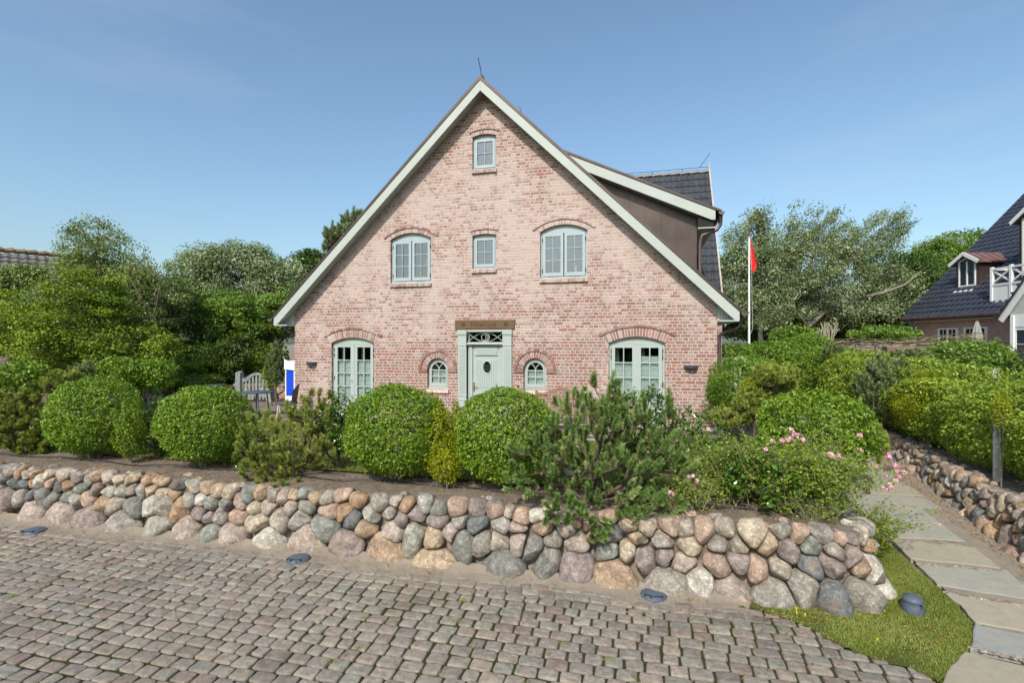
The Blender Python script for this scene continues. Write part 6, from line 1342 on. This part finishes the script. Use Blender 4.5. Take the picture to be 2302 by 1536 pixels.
for i in range(13):
    t = (i / 12 - .5) * 1.9; hh_ = .92 - .28 * max(0, abs(t) - .45); V += [rb((.27 * math.sin(t), .25 * math.cos(t) + .0, .42)), rb((.30 * math.sin(t), .33 * math.cos(t), hh_)), rb((.255 * math.sin(t), .23 * math.cos(t), .42)), rb((.285 * math.sin(t), .31 * math.cos(t), hh_))]
mb.add(V, [f_ for i in range(12) for f_ in ((4 * i, 4 * i + 4, 4 * i + 5, 4 * i + 1), (4 * i + 2, 4 * i + 3, 4 * i + 7, 4 * i + 6), (4 * i + 1, 4 * i + 5, 4 * i + 7, 4 * i + 3))]); mb.build('backrest', m_rattan, ch, smooth=True)
mb = MB(); mb.lathe(tuple(rb((0, 0, .36))), [(.25, 0), (.28, .03), (.28, .07), (.2, .09)], 20); mb.build('seat', m_rattan, ch, smooth=True)
for sx, sy in ((-1, -1), (1, -1), (-1, 1), (1, 1)): mb = MB(); mb.tube([rb((sx * .19, sy * .19, .38)), rb((sx * .23, sy * .23, .0))], .018, 8); mb.build('leg', m_post, ch)
tb = at(578, 905, 14.6); tt_ = thing('garden_table', 'blue grey garden table left of the rattan chair', 'table', (tb.x, tb.y, .03)); zt_ = at(578, 881, 14.6).z
mb = MB(); mb.lathe((tb.x, tb.y, zt_ - .03), [(.40, 0), (.42, .01), (.42, .03), (.40, .035)], 32); mb.build('table_top', m_lightg, tt_, smooth=True)
for q in range(4): an = R(45 + 90 * q); mb = MB(); mb.tube([(tb.x + .25 * math.cos(an), tb.y + .25 * math.sin(an), zt_ - .03), (tb.x + .32 * math.cos(an), tb.y + .32 * math.sin(an), .03)], .018, 8); mb.build('leg', m_lightg, tt_)
tb2 = at(484, 900, 16.2); t3 = thing('garden_table', 'small grey table top showing behind the second privet ball', 'table', (tb2.x, tb2.y, .03)); zt_ = at(484, 865, 16.2).z
mb = MB(); mb.lathe((tb2.x, tb2.y, zt_ - .03), [(.28, 0), (.30, .01), (.30, .03), (.27, .035)], 28); mb.build('table_top', m_lightg, t3, smooth=True); mb = MB(); mb.tube([(tb2.x, tb2.y, .03), (tb2.x, tb2.y, zt_)], .03, 8); mb.build('leg', m_lightg, t3)
for px_, Z_, yt_, lab in ((1633, 15.0, 806, 'white garden chair back peeping out beside the downpipe'), (1664, 15.6, 803, 'second white garden chair back above the corner bush')):
    p = at(px_, 850, Z_); z1_ = at(px_, yt_, Z_).z; o = thing('white_chair', lab, 'chair', (p.x, p.y, .05)); mb = MB()
    arcp = [(p.x + .24 * math.cos(t), p.y, z1_ - .26 + .24 * math.sin(t)) for t in [math.pi * i / 12 for i in range(13)]]; mb.tube([(p.x + .24, p.y, .48)] + arcp + [(p.x - .24, p.y, .48)], .035, 8)
    for s in (-.12, 0, .12): mb.box(p.x + s - .03, p.x + s + .03, p.y - .01, p.y + .02, .48, z1_ - .04)
    mb.build('backrest', m_white, o, smooth=False); mb = MB(); mb.box(p.x - .25, p.x + .25, p.y - .45, p.y, .43, .48); mb.build('seat', m_white, o, bevel=.01)
    for sx in (-1, 1):
        for sy in (-.42, -.03): mb = MB(); mb.tube([(p.x + sx * .22, p.y + sy, .43), (p.x + sx * .24, p.y + sy, .05)], .02, 8); mb.build('leg', m_white, o)
for px_, py_, Z_, rr, lab in ((1612, 930, 11.2, .20, 'dark boulder at the foot of the right house corner'), (1652, 938, 10.6, .22, 'larger dark boulder in front of the first one')):
    p = at(px_, py_, Z_); rnd = random.Random(int(px_)); poly = [(rr * math.cos(t), rr * .8 * math.sin(t)) for t in [i * math.pi / 4 for i in range(8)]]
    Vb, Fb = boulder(lambda u, v, z: Vector((p.x + u, p.y - z, p.z + v)), poly, (0, 0), .5, rnd); tag(link('rock', npmesh('rock', Vb, Fb, simple('basalt', (.06, .06, .065), .8, .2, var=.4, scale=9, bump=.01), smooth=True)), lab, 'rock')
pst = at(2240, 1050, depthY(2240, -3.9)); mb = MB(); zb2 = zground(pst.x, pst.y); zt2 = at(2240, 958, depthY(2240, -3.9)).z; mb.box(pst.x - .03, pst.x + .03, pst.y - .03, pst.y + .03, zb2, zt2 + .2); tag(mb.build('wooden_stake', m_post, bevel=.004), 'weathered wooden stake in front of the big pale hedge', 'stake')
pst = at(2236, 840, 9.6); mb = MB(); mb.box(pst.x - .055, pst.x + .055, pst.y - .055, pst.y + .055, .1, at(2236, 829, 9.6).z); tag(mb.build('wooden_post', m_post, bevel=.006), 'square pale post head above the big pale hedge', 'post')

# irrigation hose, litter, weeds
mb = MB(); P = []
for i in range(80):
    x = -8 + i * .178; P.append((x, -6.18 + .05 * math.sin(x * 1.9) + .03 * math.sin(x * 5), zgarden(x, -6.2) + .028 + .012 * math.sin(x * 3.3)))
mb.tube(P, .011, 7); tag(mb.build('irrigation_hose', m_iron, smooth=True), 'thin black irrigation hose lying along the bed behind the street wall', 'hose')
n = 2600; X = rng.uniform(-9, 7.2, n); d_ = rng.exponential(.38, n); Y = -7.02 - d_; hot = (np.sin(X * 1.3 + .5) + np.sin(X * 2.9) * .6 > -.1) | (rng.random(n) < .3); X, Y = X[hot], Y[hot]; ok = Y > -10.4; X, Y = X[ok], Y[ok]
P = np.stack([X, Y, np.full(len(X), -.692) + np.where(Y > -7.35, .02, 0)], 1); Ls = rng.uniform(.012, .05, len(P)); V = leafarrays(P, rng.normal(0, .3, P.shape) + [0, 0, 1], Ls, Ls * rng.uniform(.12, .5, len(P)), rng)
tag(quadobj('leaf_litter', V, m_litter, None, rng.random(len(P))), 'dry brown leaves and needles scattered on the cobbles by the wall', 'leaf litter', kind='stuff')
P = []
for i in range(70):
    x, y = rng.uniform(-7, 6.5), rng.uniform(-10.2, -7.6); k = int(rng.integers(6, 40)); P += [(x + rng.normal(0, .03), y + rng.normal(0, .014), -.72) for _ in range(k)]
tag(grass('weeds', P, .045, lf_grass, lean=1.2, w=.010), 'small moss and grass tufts growing in the cobble joints', 'weeds')
n = 4200; X = rng.uniform(-9, 6, n); Y = rng.uniform(-6.75, -5.6, n); P = np.stack([X, Y, np.array([zgarden(a, b) for a, b in zip(X, Y)]) + .018], 1); Ls = rng.uniform(.015, .05, n)
tag(quadobj('bed_litter', leafarrays(P, rng.normal(0, .4, P.shape) + [0, 0, 1], Ls, Ls * .4, rng), m_litter, None, rng.random(n)), 'dry leaf litter on the soil of the front bed', 'leaf litter', kind='stuff')
mb = MB()
for a, b in ((1790, 1368), (1791, 1377), (1810, 1382), (1988, 1374), (1972, 1437)):
    p = onz(a, b, -.67); mb.lathe(p, [(.004, -.03), (.007, 0), (.009, .004), (.003, .007)], 8)
tag(mb.build('dandelion', simple('yellow_petal', (.75, .62, .02), .6, .2)), 'tiny yellow flowers in the grass by the wall corner', 'flowers', kind='stuff')

n = 2600; X = rng.uniform(8.3, 8.75, n); Y = rng.uniform(-6.8, 1.0, n); P = np.stack([X, Y, np.array([zpath(a, b) for a, b in zip(X, Y)]) + .024], 1); Ls = rng.uniform(.012, .045, n)
tag(quadobj('path_litter', leafarrays(P, rng.normal(0, .5, P.shape) + [0, 0, 1], Ls, Ls * .45, rng), m_litter, None, rng.random(n)), 'dry leaf litter on the soil strip between flagstones and right wall', 'leaf litter', kind='stuff')
# distant wood across the street, only met in the window reflections
V, F = [], []; r_ = np.random.default_rng(77); NX = 160
for j, (yy, hh) in enumerate([(-58, -1), (-58.5, 3.4), (-60, 5.6), (-63, 6.6), (-70, 6.0), (-80, 4), (-90, -1)]):
    for i in range(NX + 1):
        x = -110 + 220 * i / NX; V.append((x, yy + r_.normal(0, .5), hh if hh < 0 else hh * (1 + .18 * math.sin(x * .21) + .12 * math.sin(x * .53 + 1)) + r_.normal(0, .35)))
F = [(j * (NX + 1) + i, j * (NX + 1) + i + 1, (j + 1) * (NX + 1) + i + 1, (j + 1) * (NX + 1) + i) for j in range(6) for i in range(NX)]
tag(link('far_wood', npmesh('far_wood', V, F, m_wood)), 'dark strip of wood far behind the viewer, mirrored in the window panes', 'wood', kind='stuff')
